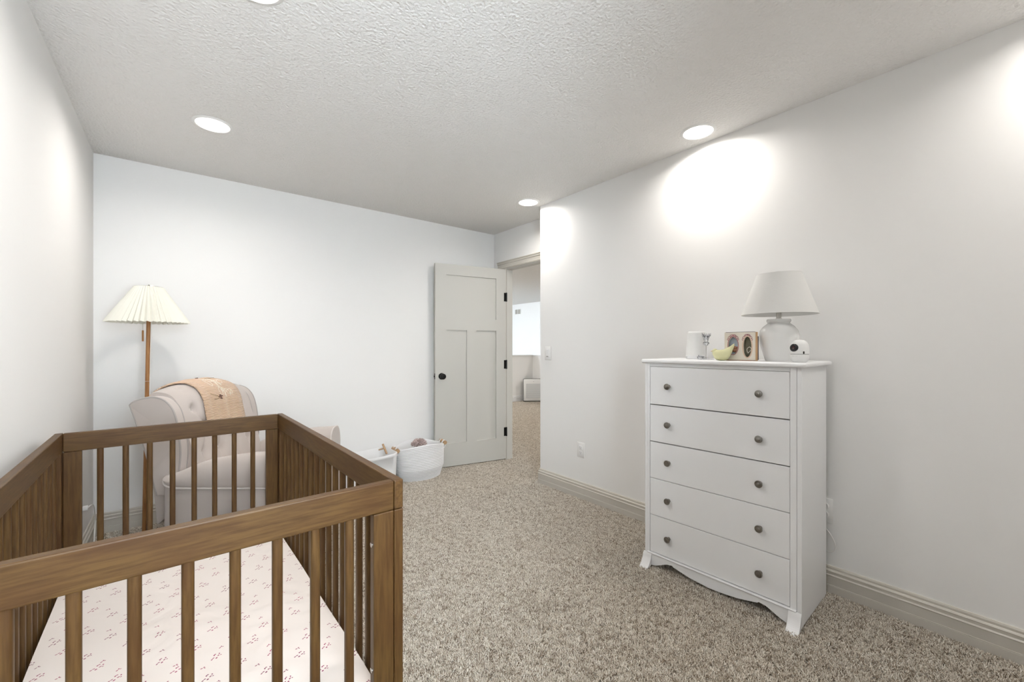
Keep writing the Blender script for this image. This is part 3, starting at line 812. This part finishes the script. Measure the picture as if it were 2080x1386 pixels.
for (cy_, cz_, ry, rz) in (h1, h2):
    bm = bmesh.new()
    for i in range(9):
        a = math.radians(38 + i*13); rr = 0.0042 + 0.0012*(i % 2)
        c = Vector((KD+0.001, cy_+(ry+0.006)*math.cos(a), cz_+(rz+0.008)*math.sin(a)))
        tube([c + Vector((0, rr*math.cos(t), rr*math.sin(t))) for t in [2*PI*q/10 for q in range(10)]], 0.0013, 5, bm, True)
    newobj('garland', bm, M['kb_pink'], kb, True)
# little cottage-garden relief inside the left opening, looped ribbon inside the right one
bm = bmesh.new()
for (y, z, r) in ((-0.040, 0.052, 0.013), (-0.022, 0.050, 0.014), (-0.031, 0.062, 0.013), (-0.018, 0.062, 0.009)):
    bmesh.ops.create_icosphere(bm, subdivisions=2, radius=r, matrix=Matrix.Translation((0.014, y, z)) @ Matrix.Diagonal((0.5, 1, 0.8, 1)))
newobj('relief', bm, M['kb_brown'], kb, True)
bm = bmesh.new(); bmesh.ops.create_icosphere(bm, subdivisions=2, radius=0.007, matrix=Matrix.Translation((0.021, -0.038, 0.060)))
newobj('relief_bloom', bm, M['kb_peach'], kb, True)
newobj('ribbon', tube(smooth_path([(0.014, 0.029, 0.040), (0.014, 0.027, 0.056), (0.014, 0.038, 0.066), (0.014, 0.046, 0.056), (0.014, 0.040, 0.046), (0.014, 0.030, 0.036)], 6), 0.0018, 6), M['kb_front'], kb, True)

# yellow ceramic bird
bird = thing('ceramic_bird', 'pale yellow ceramic bird with raised tail in front of the keepsake box', 'figurine', (2.085, 0.965, ZT), math.radians(90+8))
# local +x towards the head
M['yellow'] = mat('yellow_glaze', (0.70, 0.68, 0.40), 0.25)
sec = [(0.047, 0.036, 0.005, 0.005), (0.041, 0.034, 0.014, 0.016), (0.030, 0.028, 0.021, 0.025), (0.012, 0.026, 0.025, 0.026), (-0.008, 0.028, 0.024, 0.028), (-0.022, 0.034, 0.020, 0.030), (-0.033, 0.045, 0.015, 0.024), (-0.043, 0.061, 0.010, 0.016), (-0.052, 0.077, 0.005, 0.007)]
bm = bmesh.new(); rings = []
for (x, z, ry, rz) in sec:
    rings.append([bm.verts.new((x, ry*math.cos(2*PI*i/20), z + rz*math.sin(2*PI*i/20))) for i in range(20)])
for a, b in zip(rings, rings[1:]):
    for i in range(20): bm.faces.new((a[i], a[(i+1) % 20], b[(i+1) % 20], b[i]))
bm.faces.new(rings[0]); bm.faces.new(rings[-1])
for v in bm.verts: v.co.z = max(v.co.z, 0.0)
newobj('body', bm, M['yellow'], bird, True, 70)
bm = bmesh.new(); bmesh.ops.create_icosphere(bm, subdivisions=3, radius=0.0125, matrix=Matrix.Translation((0.036, 0, 0.046)))
newobj('head', bm, M['yellow'], bird, True)
bk_ = newobj('beak', lathe([(0.004, 0), (0.0, 0.011)], 8), mat('ochre_glaze', (0.45, 0.25, 0.10), 0.3), bird)
bk_.location = (0.046, 0, 0.046); bk_.rotation_euler = (0, PI/2+0.1, 0)
bm = bmesh.new()
for s in (-1, 1): bmesh.ops.create_icosphere(bm, subdivisions=1, radius=0.0016, matrix=Matrix.Translation((0.043, s*0.009, 0.050)))
newobj('eyes', bm, M['black_plastic'], bird)

# ------------------------------------------------------------------ floor lamp
fl = thing('floor_lamp', 'floor lamp with cream pleated shade and teak pole in the far left corner', 'lamp', (-0.165, 3.45, 0))
newobj('lamp_foot', lathe([(0, 0), (0.125, 0), (0.13, 0.004), (0.13, 0.014), (0.125, 0.018), (0.02, 0.022), (0, 0.022)], 48), M['pole_wood'], fl, True)
TX = 0.022
bm = tube([(0, 0, 0.02), (TX*0.70, 0, 0.985)], 0.0112, 16); newobj('pole', bm, M['pole_wood'], fl, True)
bm = tube([(TX*0.70, 0, 0.987), (TX, 0, 1.40)], 0.0112, 16); newobj('pole', bm, M['pole_wood'], fl, True)
newobj('socket', lathe([(0.0, 1.398), (0.016, 1.398), (0.016, 1.46), (0.004, 1.462), (0.004, 1.578), (0, 1.578)], 16, cx=TX), M['chrome'], fl, True)
def pleat(u, v):
    n = 44; a = 2*PI*u
    rb, rt = 0.199, 0.070
    w = 0.5 + 0.5*math.cos(a*n)
    r = rb + (rt-rb)*v
    amp = 0.009*(1-v) + 0.003*v
    r += amp*(w-0.5)*2
    return (TX + r*math.cos(a), r*math.sin(a), 1.352 + 0.220*v - 0.0045*(1-v)*(1-w))
bm, _ = grid(pleat, 44*6, 5, closed_u=True)
ps = newobj('pleated_shade', bm, M['pleat'], fl, True, 80)
bm = tube([(TX + 0.070*math.cos(2*PI*i/40), 0.070*math.sin(2*PI*i/40), 1.572) for i in range(40)], 0.0012, 6, closed=True)
for a in (0, 2*PI/3, 4*PI/3): tube([(TX + 0.068*math.cos(a), 0.068*math.sin(a), 1.571), (TX, 0, 1.577)], 0.0012, 5, bm)
newobj('shade_spider', bm, M['chrome'], fl)
newobj('finial', lathe([(0, 1.575), (0.008, 1.575), (0.008, 1.580), (0.004, 1.582), (0.005, 1.586), (0, 1.588)], 14, cx=TX), M['chrome'], fl, True)
bm = tube([(TX-0.027, -0.022, 1.44), (TX-0.027, -0.022, 1.302)], 0.0011, 6); newobj('pull_cord', bm, M['chrome'], fl)
newobj('pull_handle', lathe([(0, 1.234), (0.0045, 1.234), (0.0048, 1.238), (0.0048, 1.298), (0.003, 1.302), (0, 1.302)], 12, cx=TX-0.027, cy=-0.022), M['pole_wood'], fl, True)
bm = tube(smooth_path([(TX*0.9+0.013, -0.004, 1.36), (0.026, -0.004, 0.9), (0.020, -0.004, 0.4), (0.016, -0.006, 0.04), (0.06, -0.03, 0.024)], 6), 0.0028, 6)
newobj('lamp_cord', bm, M['cord'], fl, True)

# ------------------------------------------------------------------ armchair (wingback glider)
LAT0, DC = -1.943, 2.605
F = Vector((math.sin(YAW), math.cos(YAW))); R = Vector((math.cos(YAW), -math.sin(YAW)))
org = F*DC + R*LAT0
ch = thing('armchair', 'oatmeal upholstered wingback glider armchair with button tufted back', 'armchair', (org.x, org.y, 0), -YAW)
# local: +x forward, +y away from the camera
def backprof(y):
    cr_ = 1 - min(1, (y/0.31)**2)
    k = 0.042*cr_
    return [(0.215, 0.42), (0.195, 0.52), (0.172, 0.62), (0.146, 0.72), (0.120+0.006*cr_, 0.81), (0.098+0.012*cr_, 0.865+k*0.5), (0.066+0.010*cr_, 0.910+k*0.8), (0.020, 0.930+k), (-0.035, 0.930+k), (-0.085, 0.905+k*0.9), (-0.112, 0.862+k*0.5), (-0.112, 0.80), (-0.092, 0.70), (-0.060, 0.55), (-0.030, 0.40), (-0.01, 0.22)]
def back_pt(s, y, off=0.0):
    """point on the back's section; s 0 (seat, front) .. 1 (behind, low)"""
    P = [Vector((a, 0, b)) for a, b in backprof(y)]
    f = s*(len(P)-1); i = min(int(f), len(P)-2); t = f-i
    a, b, c, d = P[max(i-1, 0)], P[i], P[i+1], P[min(i+2, len(P)-1)]
    p = 0.5*((2*b) + (c-a)*t + (2*a-5*b+4*c-d)*t*t + (3*b-a-3*c+d)*t**3)
    q = 0.5*((c-a) + 2*(2*a-5*b+4*c-d)*t + 3*(3*b-a-3*c+d)*t*t)
    nrm = Vector((q.z, 0, -q.x)).normalized()
    return Vector((p.x, y, p.z)) + nrm*off, nrm
buttons = []
for r_, (sv, ys) in enumerate(((0.12, (-0.20, -0.067, 0.067, 0.20)), (0.21, (-0.135, 0.0, 0.135)), (0.30, (-0.20, -0.067, 0.067, 0.20)))):
    for y in ys: buttons.append((sv, y, r_))
bpos = [(back_pt(s, y)[0], y) for s, y, r_ in buttons]
segs = []
for i, (s, y, r_) in enumerate(buttons):
    for j, (s2, y2, r2) in enumerate(buttons):
        if r2 == r_+1 and abs(y2-y) < 0.08: segs.append((bpos[i][0], bpos[j][0]))
for i, (s, y, r_) in enumerate(buttons):       # pleats running to the top and the seat
    if r_ == 2: segs.append((bpos[i][0], back_pt(0.46, y)[0]))
    if r_ == 0: segs.append((bpos[i][0], back_pt(0.0, y)[0]))
def seg_d(p, a, b):
    ab = b-a; t = max(0, min(1, (p-a).dot(ab)/ab.length_squared)); return (p-a-ab*t).length
def back_surf(u, v):
    y = -0.295 + 0.59*v
    p, n = back_pt(u, y)
    off = 0.0
    if u < 0.55:
        d = min(seg_d(p, a, b) for a, b in segs); off -= 0.015*math.exp(-(d/0.013)**2)
        d = min((p-q).length for q, _ in bpos); off -= 0.022*math.exp(-(d/0.026)**2)
        off += 0.013
    return p + n*off
bm, V = grid(back_surf, 90, 56)
for j in (0, 55): bm.faces.new([V[i][j] for i in range(90)])
newobj('backrest', bm, M['chair'], ch, True, 50)
b0 = None
for s, y, r_ in buttons:
    p, n = back_pt(s, y, -0.020)
    if b0 is None:
        bm = bmesh.new(); bmesh.ops.create_icosphere(bm, subdivisions=2, radius=0.009)
        b0 = newobj('tuft_button', bm, M['pipe'], ch, True); b0.location = p
    else: inst('tuft_button', b0, ch, p)

wing = [(0.035, 0.40), (0.01, 0.498), (-0.028, 0.637), (-0.080, 0.80), (-0.108, 0.875), (-0.110, 0.893), (-0.067, 0.917), (0.005, 0.930), (0.061, 0.919), (0.098, 0.891), (0.123, 0.853), (0.141, 0.794), (0.150, 0.740), (0.156, 0.689), (0.160, 0.623), (0.152, 0.53), (0.14, 0.40)]
wsm = [(p.x, p.y) for p in smooth_path([(a, b, 0) for a, b in wing], 4)]
for s in (-1, 1):
    ya, yb = (-0.350, -0.292) if s < 0 else (0.292, 0.350)
    w = newobj('wing', prism(wsm, ya, yb, 'y', 0.008, seg=3), M['chair'], ch, True, 50)
    yo = -0.347 if s < 0 else 0.347
    yi = -0.296 if s < 0 else 0.296
    newobj('piping', tube([(a*0.995, yo, b-0.002) for a, b in wsm], 0.0055, 6), M['pipe_shaded'], w, True)
    newobj('piping', tube([(a, yi, b-0.002) for a, b in wsm[18:]], 0.0040, 6), M['pipe_shaded'], w, True)

# arms: roll over an outer panel; z of the roll rises towards the front
def arm_surf(s):
    zt = [(0.02, 0.495), (0.063, 0.508), (0.163, 0.532), (0.227, 0.560), (0.269, 0.577), (0.332, 0.598), (0.438, 0.617), (0.560, 0.632), (0.69, 0.640)]
    def fn(u, v):
        x = 0.075 + (0.695-0.075)*u
        r = max(0.0, min(1.0, (x-0.075)/0.13)); rnd = math.sqrt(max(0.0, 1-(1-r)**2))     # rounded back end in plan
        top = interp(x, zt); yo = 0.335 + 0.083*rnd; sz = 0.466 + 0.036*(1-rnd)
        sec_ = [(yo-0.002, sz-0.006), (yo+0.006, sz+0.012), (yo+0.007, sz+(top-sz)*0.45), (yo-0.008, sz+(top-sz)*0.80), (yo-0.035, top-0.004), (0.345 - 0.0*rnd, top), (0.310, top-0.008), (0.285, top-0.035), (0.275, top-0.085), (0.275, 0.36)]
        P = smooth_path([(a, b, 0) for a, b in sec_], 4); f = v*(len(P)-1); i = min(int(f), len(P)-2); t = f-i
        p = P[i]*(1-t) + P[i+1]*t
        return (x, s*p.x, p.y)
    return fn
for s in (-1, 1):
    bm, V = grid(arm_surf(s), 40, 37)
    a = newobj('arm', bm, M['chair'], ch, True, 60)
    # front face of the arm with its outer panel, down to the skirt
    outl = [(arm_surf(s)(1, v/36)[1], arm_surf(s)(1, v/36)[2]) for v in range(37)]
    outl = outl + [(s*0.275, 0.07), (s*0.412, 0.07)]
    newobj('arm_front', prism(outl, 0.690, 0.702, 'x', 0.003, seg=2), M['chair'], a, True, 50)
    bm = tube([(0.700, p[0], p[1]) for p in outl[:34]], 0.0045, 6)
    newobj('piping', bm, M['pipe'], a, True)
    # seam piping along the outside
    pts = [arm_surf(s)(u/60, 0) for u in range(61)]
    pts = [(p[0], p[1]+s*0.002, p[2]+0.002) for p in pts]
    b0 = arm_surf(s)(0, 0); pts = [(0.12, s*0.30, 0.512), (0.085, s*0.325, 0.507)] + pts
    newobj('piping', tube(smooth_path(pts, 2), 0.0058, 8), M['pipe'], a, True)
    # outer side panel
    def pan(u, v):
        p = arm_surf(s)(u, 0); return (p[0], p[1] - s*0.004, 0.07 + (p[2]-0.07)*v)
    bm, V = grid(pan, 40, 6)
    newobj('outer_panel', bm, M['chair'], a, True, 60)
bm = bx(0.06, 0.685, -0.33, 0.33, 0.06, 0.36, 0.02, 3)
newobj('base', bm, M['chair'], ch, True, 50)
newobj('front_skirt', bx(0.665, 0.692, -0.272, 0.272, 0.07, 0.345, 0.008, 2), M['chair'], ch, True)
newobj('seat_cushion', bx(0.13, 0.715, -0.272, 0.272, 0.34, 0.49, 0.035, 5), M['chair'], ch, True, 60)
newobj('swivel_base', lathe([(0, 0), (0.26, 0), (0.265, 0.006), (0.26, 0.018), (0.06, 0.022), (0.05, 0.075), (0, 0.075)], 40, cx=0.36), M['black_metal'], ch, True)

# blanket draped over the back
def blanket_surf(u, v):
    s = 0.185 + (0.80-0.185)*u
    y = -0.150 + 0.345*v + 0.010*math.sin(u*5.0) - 0.26*max(0, u-0.46)*(1-0.5*v)
    wv = 0.003*math.sin(v*17+u*4) + 0.002*math.sin(v*31)
    p, n = back_pt(s, y, 0.021 + wv)
    e = min(v, 1-v)
    p -= n*0.004*math.exp(-(e/0.02)**2)
    return p
bm, V = grid(blanket_surf, 60, 44)
bl = newobj('throw_blanket', bm, M['knit'], None, True, 80)
bl.location = ch.location; bl.rotation_euler = (0, 0, -YAW)
md = bl.modifiers.new('thickness', 'SOLIDIFY'); md.thickness = 0.007; md.offset = 1
tag(bl, 'peach knit baby blanket with cream embroidery over the armchair back', 'blanket')
def on_blanket(u, v, off=0.0085):
    a = Vector(blanket_surf(u, v)); b = Vector(blanket_surf(u+0.005, v)); c = Vector(blanket_surf(u, v+0.005))
    n = (b-a).cross(c-a).normalized()
    if n.x + n.z < 0: n = -n
    return a + n*off
def script_line(bm, u0, v0, du, dv, loops, size):
    """looping hand-stitched lettering"""
    pts = []
    for i in range(loops*14+1):
        t = i/14; ph = 2*PI*t
        hgt = size*(1.0 + 0.9*(math.sin(t*2.3+1) > 0.55))
        pts.append(on_blanket(u0 + du*t/loops - hgt*0.55*(1-math.cos(ph))/2*1.0, v0 + dv*t/loops + size*0.55*math.sin(ph)))
    tube(pts, 0.0013, 4, bm)
bm = bmesh.new()
script_line(bm, 0.455, 0.30, -0.04, 0.36, 5, 0.105)
newobj('embroidered_script', bm, M['thread'], bl, True)
bm = bmesh.new()
script_line(bm, 0.335, 0.40, -0.05, 0.34, 5, 0.080)
newobj('embroidered_script', bm, M['thread'], bl, True)
for cl in (((0.235, 0.36), (0.250, 0.385), (0.222, 0.395), (0.240, 0.41)), ((0.505, 0.40), (0.512, 0.425))):
    bm = bmesh.new(); ctr = [on_blanket(u, v, 0.007) for u, v in cl]
    for c in ctr: tube([c - Vector((0.004, 0.006, 0)), c + Vector((0.002, 0.006, 0))], [0.0032, 0.0040], 6, bm)
    for a, b in zip(ctr, ctr[1:]): tube([a, b], 0.0022, 5, bm)
    newobj('embroidered_flower', bm, M['thread_dark'], bl, True)
for (u0, v0, u1, v1) in ((0.235, 0.36, 0.275, 0.20), (0.225, 0.35, 0.225, 0.24), (0.50, 0.55, 0.46, 0.68)):
    newobj('embroidered_sprig', tube([on_blanket(u0 + (u1-u0)*t/6, v0 + (v1-v0)*t/6 + 0.01*math.sin(t)) for t in range(7)], 0.0016, 4), M['thread_green'], bl, True)

# ------------------------------------------------------------------ baskets by the door
def soft_basket(name, label, cx_, cy_, rx, ry, hgt, rows, m, wob):
    t = thing(name, label, 'basket', (cx_, cy_, 0))
    def rad(z, a):
        k = 0.86 + 0.16*min(1, z/0.10) - 0.02*max(0, (z-0.1)/0.2)
        return k*(1 + wob*math.sin(3*a+z*9) + wob*0.7*math.sin(2*a-z*14))
    def fn(u, v):
        a = 2*PI*u; z = hgt*v
        rib = 0.0035*abs(math.sin(PI*rows*v))
        dip = -0.018*math.cos(2*a)*v*v
        q = rad(z, a)
        return ((rx*q+rib)*math.cos(a), (ry*q+rib)*math.sin(a), z + 0.002 + dip)
    bm, V = grid(fn, 64, rows*4+1, closed_u=True)
    n = 64; last = [V[i][-1] for i in range(n)]
    prev = last                                    # rolled lip and inner wall
    for sc, dz_ in ((0.985, 0.004), (0.955, 0.001), (0.94, -0.03), (0.91, -hgt*0.55)):
        cur = [bm.verts.new((v.co.x*sc, v.co.y*sc, v.co.z+dz_)) for v in last]
        for i in range(n): bm.faces.new((prev[i], prev[(i+1) % n], cur[(i+1) % n], cur[i]))
        prev = cur
    bm.faces.new(prev); bm.faces.new([V[i][0] for i in range(n)][::-1])
    newobj('basket_body', bm, m, t, True, 70)
    return t, fn
bk, bfn = soft_basket('rope_basket', 'round white cotton rope basket beside the open door', 1.742, 3.555, 0.228, 0.150, 0.300, 22, M['rope'], 0.012)
def toggle(parent, p, q, r=0.019):
    newobj('wooden_toggle', tube([p, q], r, 14), M['toggle'], parent, True, 40)
toggle(bk, (0.236, -0.055, 0.293), (0.236, 0.035, 0.300))
toggle(bk, (-0.238, -0.060, 0.285), (-0.238, 0.040, 0.292))
for s in (-1, 1):
    bm = bmesh.new()
    for y in (-0.035, 0.018): tube(smooth_path([(s*0.205, y, 0.235), (s*0.236, y, 0.25), (s*0.250, y, 0.292), (s*0.228, y, 0.314), (s*0.205, y, 0.285)], 4), 0.006, 6, bm)
    newobj('rope_loop', bm, M['rope'], bk, True)
# soft toys heaped in the basket
M['yarn'] = fabric('mauve_yarn', (0.44, 0.34, 0.32), 200, 0.5)
pm = bmesh.new()
rr = random.Random(3)
for i in range(130):
    th = rr.uniform(0, 2*PI); ph = math.acos(rr.uniform(-0.2, 1))
    d = Vector((math.sin(ph)*math.cos(th), math.sin(ph)*math.sin(th), math.cos(ph)))
    e = (d + Vector((rr.uniform(-.3, .3), rr.uniform(-.3, .3), rr.uniform(-.3, .3)))).normalized()
    tube([d*0.02, d*0.045, d*0.045+e*0.020], [0.005, 0.006, 0.004], 5, pm)
bmesh.ops.create_icosphere(pm, subdivisions=2, radius=0.04)
po_ = newobj('yarn_pompom', pm, M['yarn'], None, True, 60); po_.location = (1.712, 3.51, 0.318); po_.scale = (1.15, 1, 0.8)
tag(po_, 'mauve tufted yarn pompom lying in the rope basket', 'pompom')
bm = lathe([(0, 0.0), (0.10, 0.0), (0.13, 0.03), (0.125, 0.075), (0.08, 0.105), (0, 0.115)], 28)
cu = newobj('folded_blanket', bm, fabric('pale_fleece', (0.72, 0.69, 0.64), 120, 0.6), None, True, 70); cu.location = (1.74, 3.555, 0.14); cu.scale = (1.0, 0.72, 1)
tag(cu, 'pale fleece bundle filling the rope basket under the pompom', 'blanket')
# canvas storage bin beside it
bn = thing('canvas_bin', 'white canvas storage bin with wooden handle left of the rope basket', 'storage bin', (1.235, 3.555, 0))
def rect_ring(hx, hy, z, r=0.05, n=6, sag=0.0):
    pts = []
    for cxs, cys, a0 in ((1, 1, 0), (-1, 1, PI/2), (-1, -1, PI), (1, -1, 1.5*PI)):
        for i in range(n+1):
            a = a0 + (PI/2)*i/n; pts.append((cxs*(hx-r)+r*math.cos(a), cys*(hy-r)+r*math.sin(a)))
    out = []
    for k_ in range(len(pts)):
        a, b = pts[k_], pts[(k_+1) % len(pts)]
        out.append(a)
        if (Vector(a)-Vector(b)).length > 0.08:
            for q in range(1, 8): out.append((a[0]+(b[0]-a[0])*q/8, a[1]+(b[1]-a[1])*q/8))
    return [Vector((x, y, z - sag*(1-min(1, abs(x)/hx)**2))) for x, y in out]
bm = bmesh.new(); rg = []
for hx, hy, z, sg in ((0.21, 0.135, 0.002, 0), (0.225, 0.148, 0.02, 0), (0.232, 0.152, 0.15, 0), (0.236, 0.155, 0.268, 0.012), (0.240, 0.158, 0.270, 0.012), (0.240, 0.158, 0.296, 0.016), (0.234, 0.152, 0.300, 0.016), (0.228, 0.146, 0.296, 0.016), (0.224, 0.144, 0.16, 0), (0.215, 0.135, 0.012, 0)):
    rg.append([bm.verts.new(p) for p in rect_ring(hx, hy, z, sag=sg)])
n = len(rg[0])
for a, b in zip(rg, rg[1:]):
    for i in range(n): bm.faces.new((a[i], a[(i+1) % n], b[(i+1) % n], b[i]))
bm.faces.new(rg[0]); bm.faces.new(rg[-1])
newobj('bin_body', bm, M['canvas'], bn, True, 60)
newobj('wooden_handle', tube([(0.185, -0.02, 0.268), (0.165, 0.02, 0.350)], 0.009, 12), M['toggle'], bn, True, 40)
newobj('handle_peg', tube([(0.175, 0.0, 0.315), (0.125, 0.015, 0.305)], 0.006, 10), M['toggle'], bn, True, 40)

# ------------------------------------------------------------------ switches, outlets, cords
def wall_plate(name, label, cat, loc, rz):
    t = thing(name, label, cat, loc, rz)
    newobj('cover_plate', bx(0, 0.006, -0.038, 0.038, -0.059, 0.059, 0.003, 2), M['white_plastic'], t, True)
    return t
sw = wall_plate('light_switch', 'white light switch on the wall edge beside the doorway', 'light switch', (XR, 2.63, 1.145), PI)
newobj('rocker', bx(0.005, 0.0095, -0.017, 0.017, -0.034, 0.034, 0.0015, 1), M['white_paint'], sw)
newobj('slider', bx(0.009, 0.0115, -0.012, 0.012, -0.030, -0.024), M['slot'], sw)
ol = wall_plate('wall_outlet', 'white duplex wall outlet low on the wall between doorway and dresser', 'outlet', (XR, 2.253, 0.386), PI)
for z in (0.020, -0.020):
    s_ = newobj('socket', bx(0.005, 0.0078, -0.0165, 0.0165, z-0.014, z+0.014, 0.002, 2), M['white_paint'], ol, True)
    bm = bx(0.0072, 0.0081, -0.008, -0.006, z-0.002, z+0.008); box(bm, 0.0072, 0.0081, 0.006, 0.008, z-0.002, z+0.008); box(bm, 0.0072, 0.0081, -0.002, 0.002, z-0.010, z-0.006)
    newobj('slots', bm, M['slot'], s_)
o2 = wall_plate('wall_outlet', 'white wall outlet with two round safety covers right of the dresser', 'outlet', (XR, 0.662, 0.400), PI)
for z in (0.0205, -0.0205):
    bm = lathe([(0, 0.005), (0.019, 0.005), (0.019, 0.012), (0.017, 0.014), (0.012, 0.0145), (0, 0.013)], 28)
    bmesh.ops.rotate(bm, verts=bm.verts[:], matrix=Matrix.Rotation(PI/2, 3, 'Y'))
    bmesh.ops.translate(bm, verts=bm.verts[:], vec=(0, 0.004, z))
    newobj('safety_cover', bm, M['white_plastic'], o2, True)
cd = newobj('power_cord', tube(smooth_path([(2.482, 0.76, 0.36), (2.480, 0.70, 0.335), (2.474, 0.645, 0.308), (2.470, 0.615, 0.262), (2.470, 0.612, 0.225), (2.472, 0.640, 0.205), (2.476, 0.70, 0.225), (2.480, 0.78, 0.27)], 8), 0.0030, 8), M['cord'], None, True)
tag(cd, 'white power cord looping out from behind the dresser', 'cord')
o3 = wall_plate('wall_outlet', 'white wall outlet on the left wall behind the crib post', 'outlet', (XL, 3.30, 0.325), 0)
newobj('plug', bx(0.006, 0.030, -0.013, 0.013, -0.034, -0.010, 0.004, 2), M['white_plastic'], o3, True)
c2 = newobj('power_cord', tube(smooth_path([(XL+0.028, 3.30, 0.303), (XL+0.038, 3.36, 0.300), (XL+0.034, 3.47, 0.25), (XL+0.030, 3.55, 0.155), (XL+0.032, 3.50, 0.08), (XL+0.05, 3.38, 0.012), (XL+0.14, 3.34, 0.008), (XL+0.20, 3.42, 0.008)], 8), 0.0032, 8), M['cord'], None, True)
tag(c2, 'white power cord drooping from the left wall outlet to the carpet', 'cord')

# ------------------------------------------------------------------ landing things
ap_ = thing('air_purifier', 'white air purifier with black edge on the landing floor', 'air purifier', (6.03, 6.83, 0), -YAW+math.radians(4))
# local: front faces -y
newobj('housing', bx(-0.215, 0.215, 0.0, 0.16, 0.02, 0.50, 0.018, 3), M['white_plastic'], ap_, True)
newobj('edge_band', bx(-0.223, 0.223, 0.015, 0.05, 0.012, 0.508, 0.016, 3), M['black_plastic'], ap_, True)
newobj('front_panel', bx(-0.205, 0.205, -0.012, 0.002, 0.03, 0.49, 0.006, 2), M['white_plastic'], ap_, True)
M['grille'] = mat('grey_grille', (0.55, 0.57, 0.60), 0.5)
g = newobj('grille', bx(-0.165, 0.165, -0.015, -0.0115, 0.09, 0.40), M['grille'], ap_)
for i in range(14): newobj('grille_slat', bx(-0.165, 0.165, -0.018, -0.0145, 0.098+i*0.0217, 0.108+i*0.0217), M['white_plastic'], g)
newobj('indicator', bx(-0.01, 0.01, -0.0145, -0.011, 0.445, 0.450), M['grey_print'], ap_)
for i in range(2): newobj('foot', bx(-0.19+i*0.30, -0.11+i*0.30, 0.03, 0.13, 0.0, 0.022), M['black_plastic'], ap_)
vt = thing('air_vent', 'grey return air vent high on the far landing wall', 'vent', (LX1, 9.40, 2.215), PI)
newobj('vent_frame', bx(0.0, 0.008, -0.135, 0.135, -0.080, 0.080, 0.002, 1), M['white_plastic'], vt)
M['vent'] = mat('grey_louvre', (0.36, 0.35, 0.33), 0.5)
for s in (-1, 1):
    v_ = newobj('louvre_bank', bx(0.008, 0.010, s*0.063-0.054, s*0.063+0.054, -0.065, 0.065), M['vent'], vt)
    for i in range(6): newobj('louvre', bx(0.010, 0.015, s*0.063-0.053, s*0.063+0.053, -0.060+i*0.0215, -0.053+i*0.0215), M['trim'], v_)

# ------------------------------------------------------------------ carpet pile (uncountable tufts)
def carpet_pile():
    bm = bmesh.new()
    def patch(x0, x1, y0, y1):
        bm.faces.new([bm.verts.new(p) for p in ((x0, y0, 0), (x1, y0, 0), (x1, y1, 0), (x0, y1, 0))])
    patch(0.10, XR-0.018, -0.1, 2.75); patch(XL+0.02, XD-0.03, 2.75, YF-0.018)
    bm.faces.new([bm.verts.new((*p, 0)) for p in ((XD-0.03, 2.76), (XD+0.08, 2.76), (6.25, 6.45), (6.25, 7.1), (5.2, 7.1), (XD+0.08, 3.95), (XD-0.03, 3.72))])
    o = newobj('carpet_pile', bm, M['tuft']); o['kind'] = 'stuff'
    tag(o, 'beige and brown flecked twist pile carpet covering the floor', 'carpet')
    ng = bpy.data.node_groups.new('tuft_scatter', 'GeometryNodeTree')
    ng.interface.new_socket('Geometry', in_out='INPUT', socket_type='NodeSocketGeometry')
    ng.interface.new_socket('Geometry', in_out='OUTPUT', socket_type='NodeSocketGeometry')
    n = ng.nodes; L = ng.links.new
    gi, go = n.new('NodeGroupInput'), n.new('NodeGroupOutput')
    ds = n.new('GeometryNodeDistributePointsOnFaces'); ds.distribute_method = 'RANDOM'; ds.inputs['Density'].default_value = 24000
    L(gi.outputs[0], ds.inputs['Mesh'])
    jn = n.new('GeometryNodeJoinGeometry')
    for (tx, ty, rx, ry) in ((0.0, 0.0, 0.5, 0.1), (0.0025, -0.001, -0.4, 0.6), (-0.002, 0.002, 0.2, -0.7)):
        cn = n.new('GeometryNodeMeshCone'); cn.fill_type = 'NONE'
        cn.inputs['Vertices'].default_value = 5; cn.inputs['Side Segments'].default_value = 1
        cn.inputs['Radius Top'].default_value = 0.0011; cn.inputs['Radius Bottom'].default_value = 0.0019; cn.inputs['Depth'].default_value = 0.011
        tr = n.new('GeometryNodeTransform'); tr.inputs['Translation'].default_value = (tx, ty, 0.0); tr.inputs['Rotation'].default_value = (rx, ry, 0)
        L(cn.outputs['Mesh'], tr.inputs['Geometry']); L(tr.outputs[0], jn.inputs[0])
    sm_ = n.new('GeometryNodeSetMaterial'); sm_.inputs['Material'].default_value = M['tuft']; L(jn.outputs[0], sm_.inputs['Geometry'])
    ip = n.new('GeometryNodeInstanceOnPoints'); L(ds.outputs['Points'], ip.inputs['Points']); L(sm_.outputs[0], ip.inputs['Instance'])
    rv = n.new('FunctionNodeRandomValue'); rv.data_type = 'FLOAT_VECTOR'
    rv.inputs[0].default_value = (-0.45, -0.45, 0.0); rv.inputs[1].default_value = (0.45, 0.45, 6.28)
    L(rv.outputs[0], ip.inputs['Rotation'])
    rs = n.new('FunctionNodeRandomValue'); rs.data_type = 'FLOAT'; rs.inputs[2].default_value = 0.75; rs.inputs[3].default_value = 1.2; rs.inputs['Seed'].default_value = 5
    L(rs.outputs[1], ip.inputs['Scale'])
    L(ip.outputs[0], go.inputs[0])
    md = o.modifiers.new('tufts', 'NODES'); md.node_group = ng
carpet_pile()
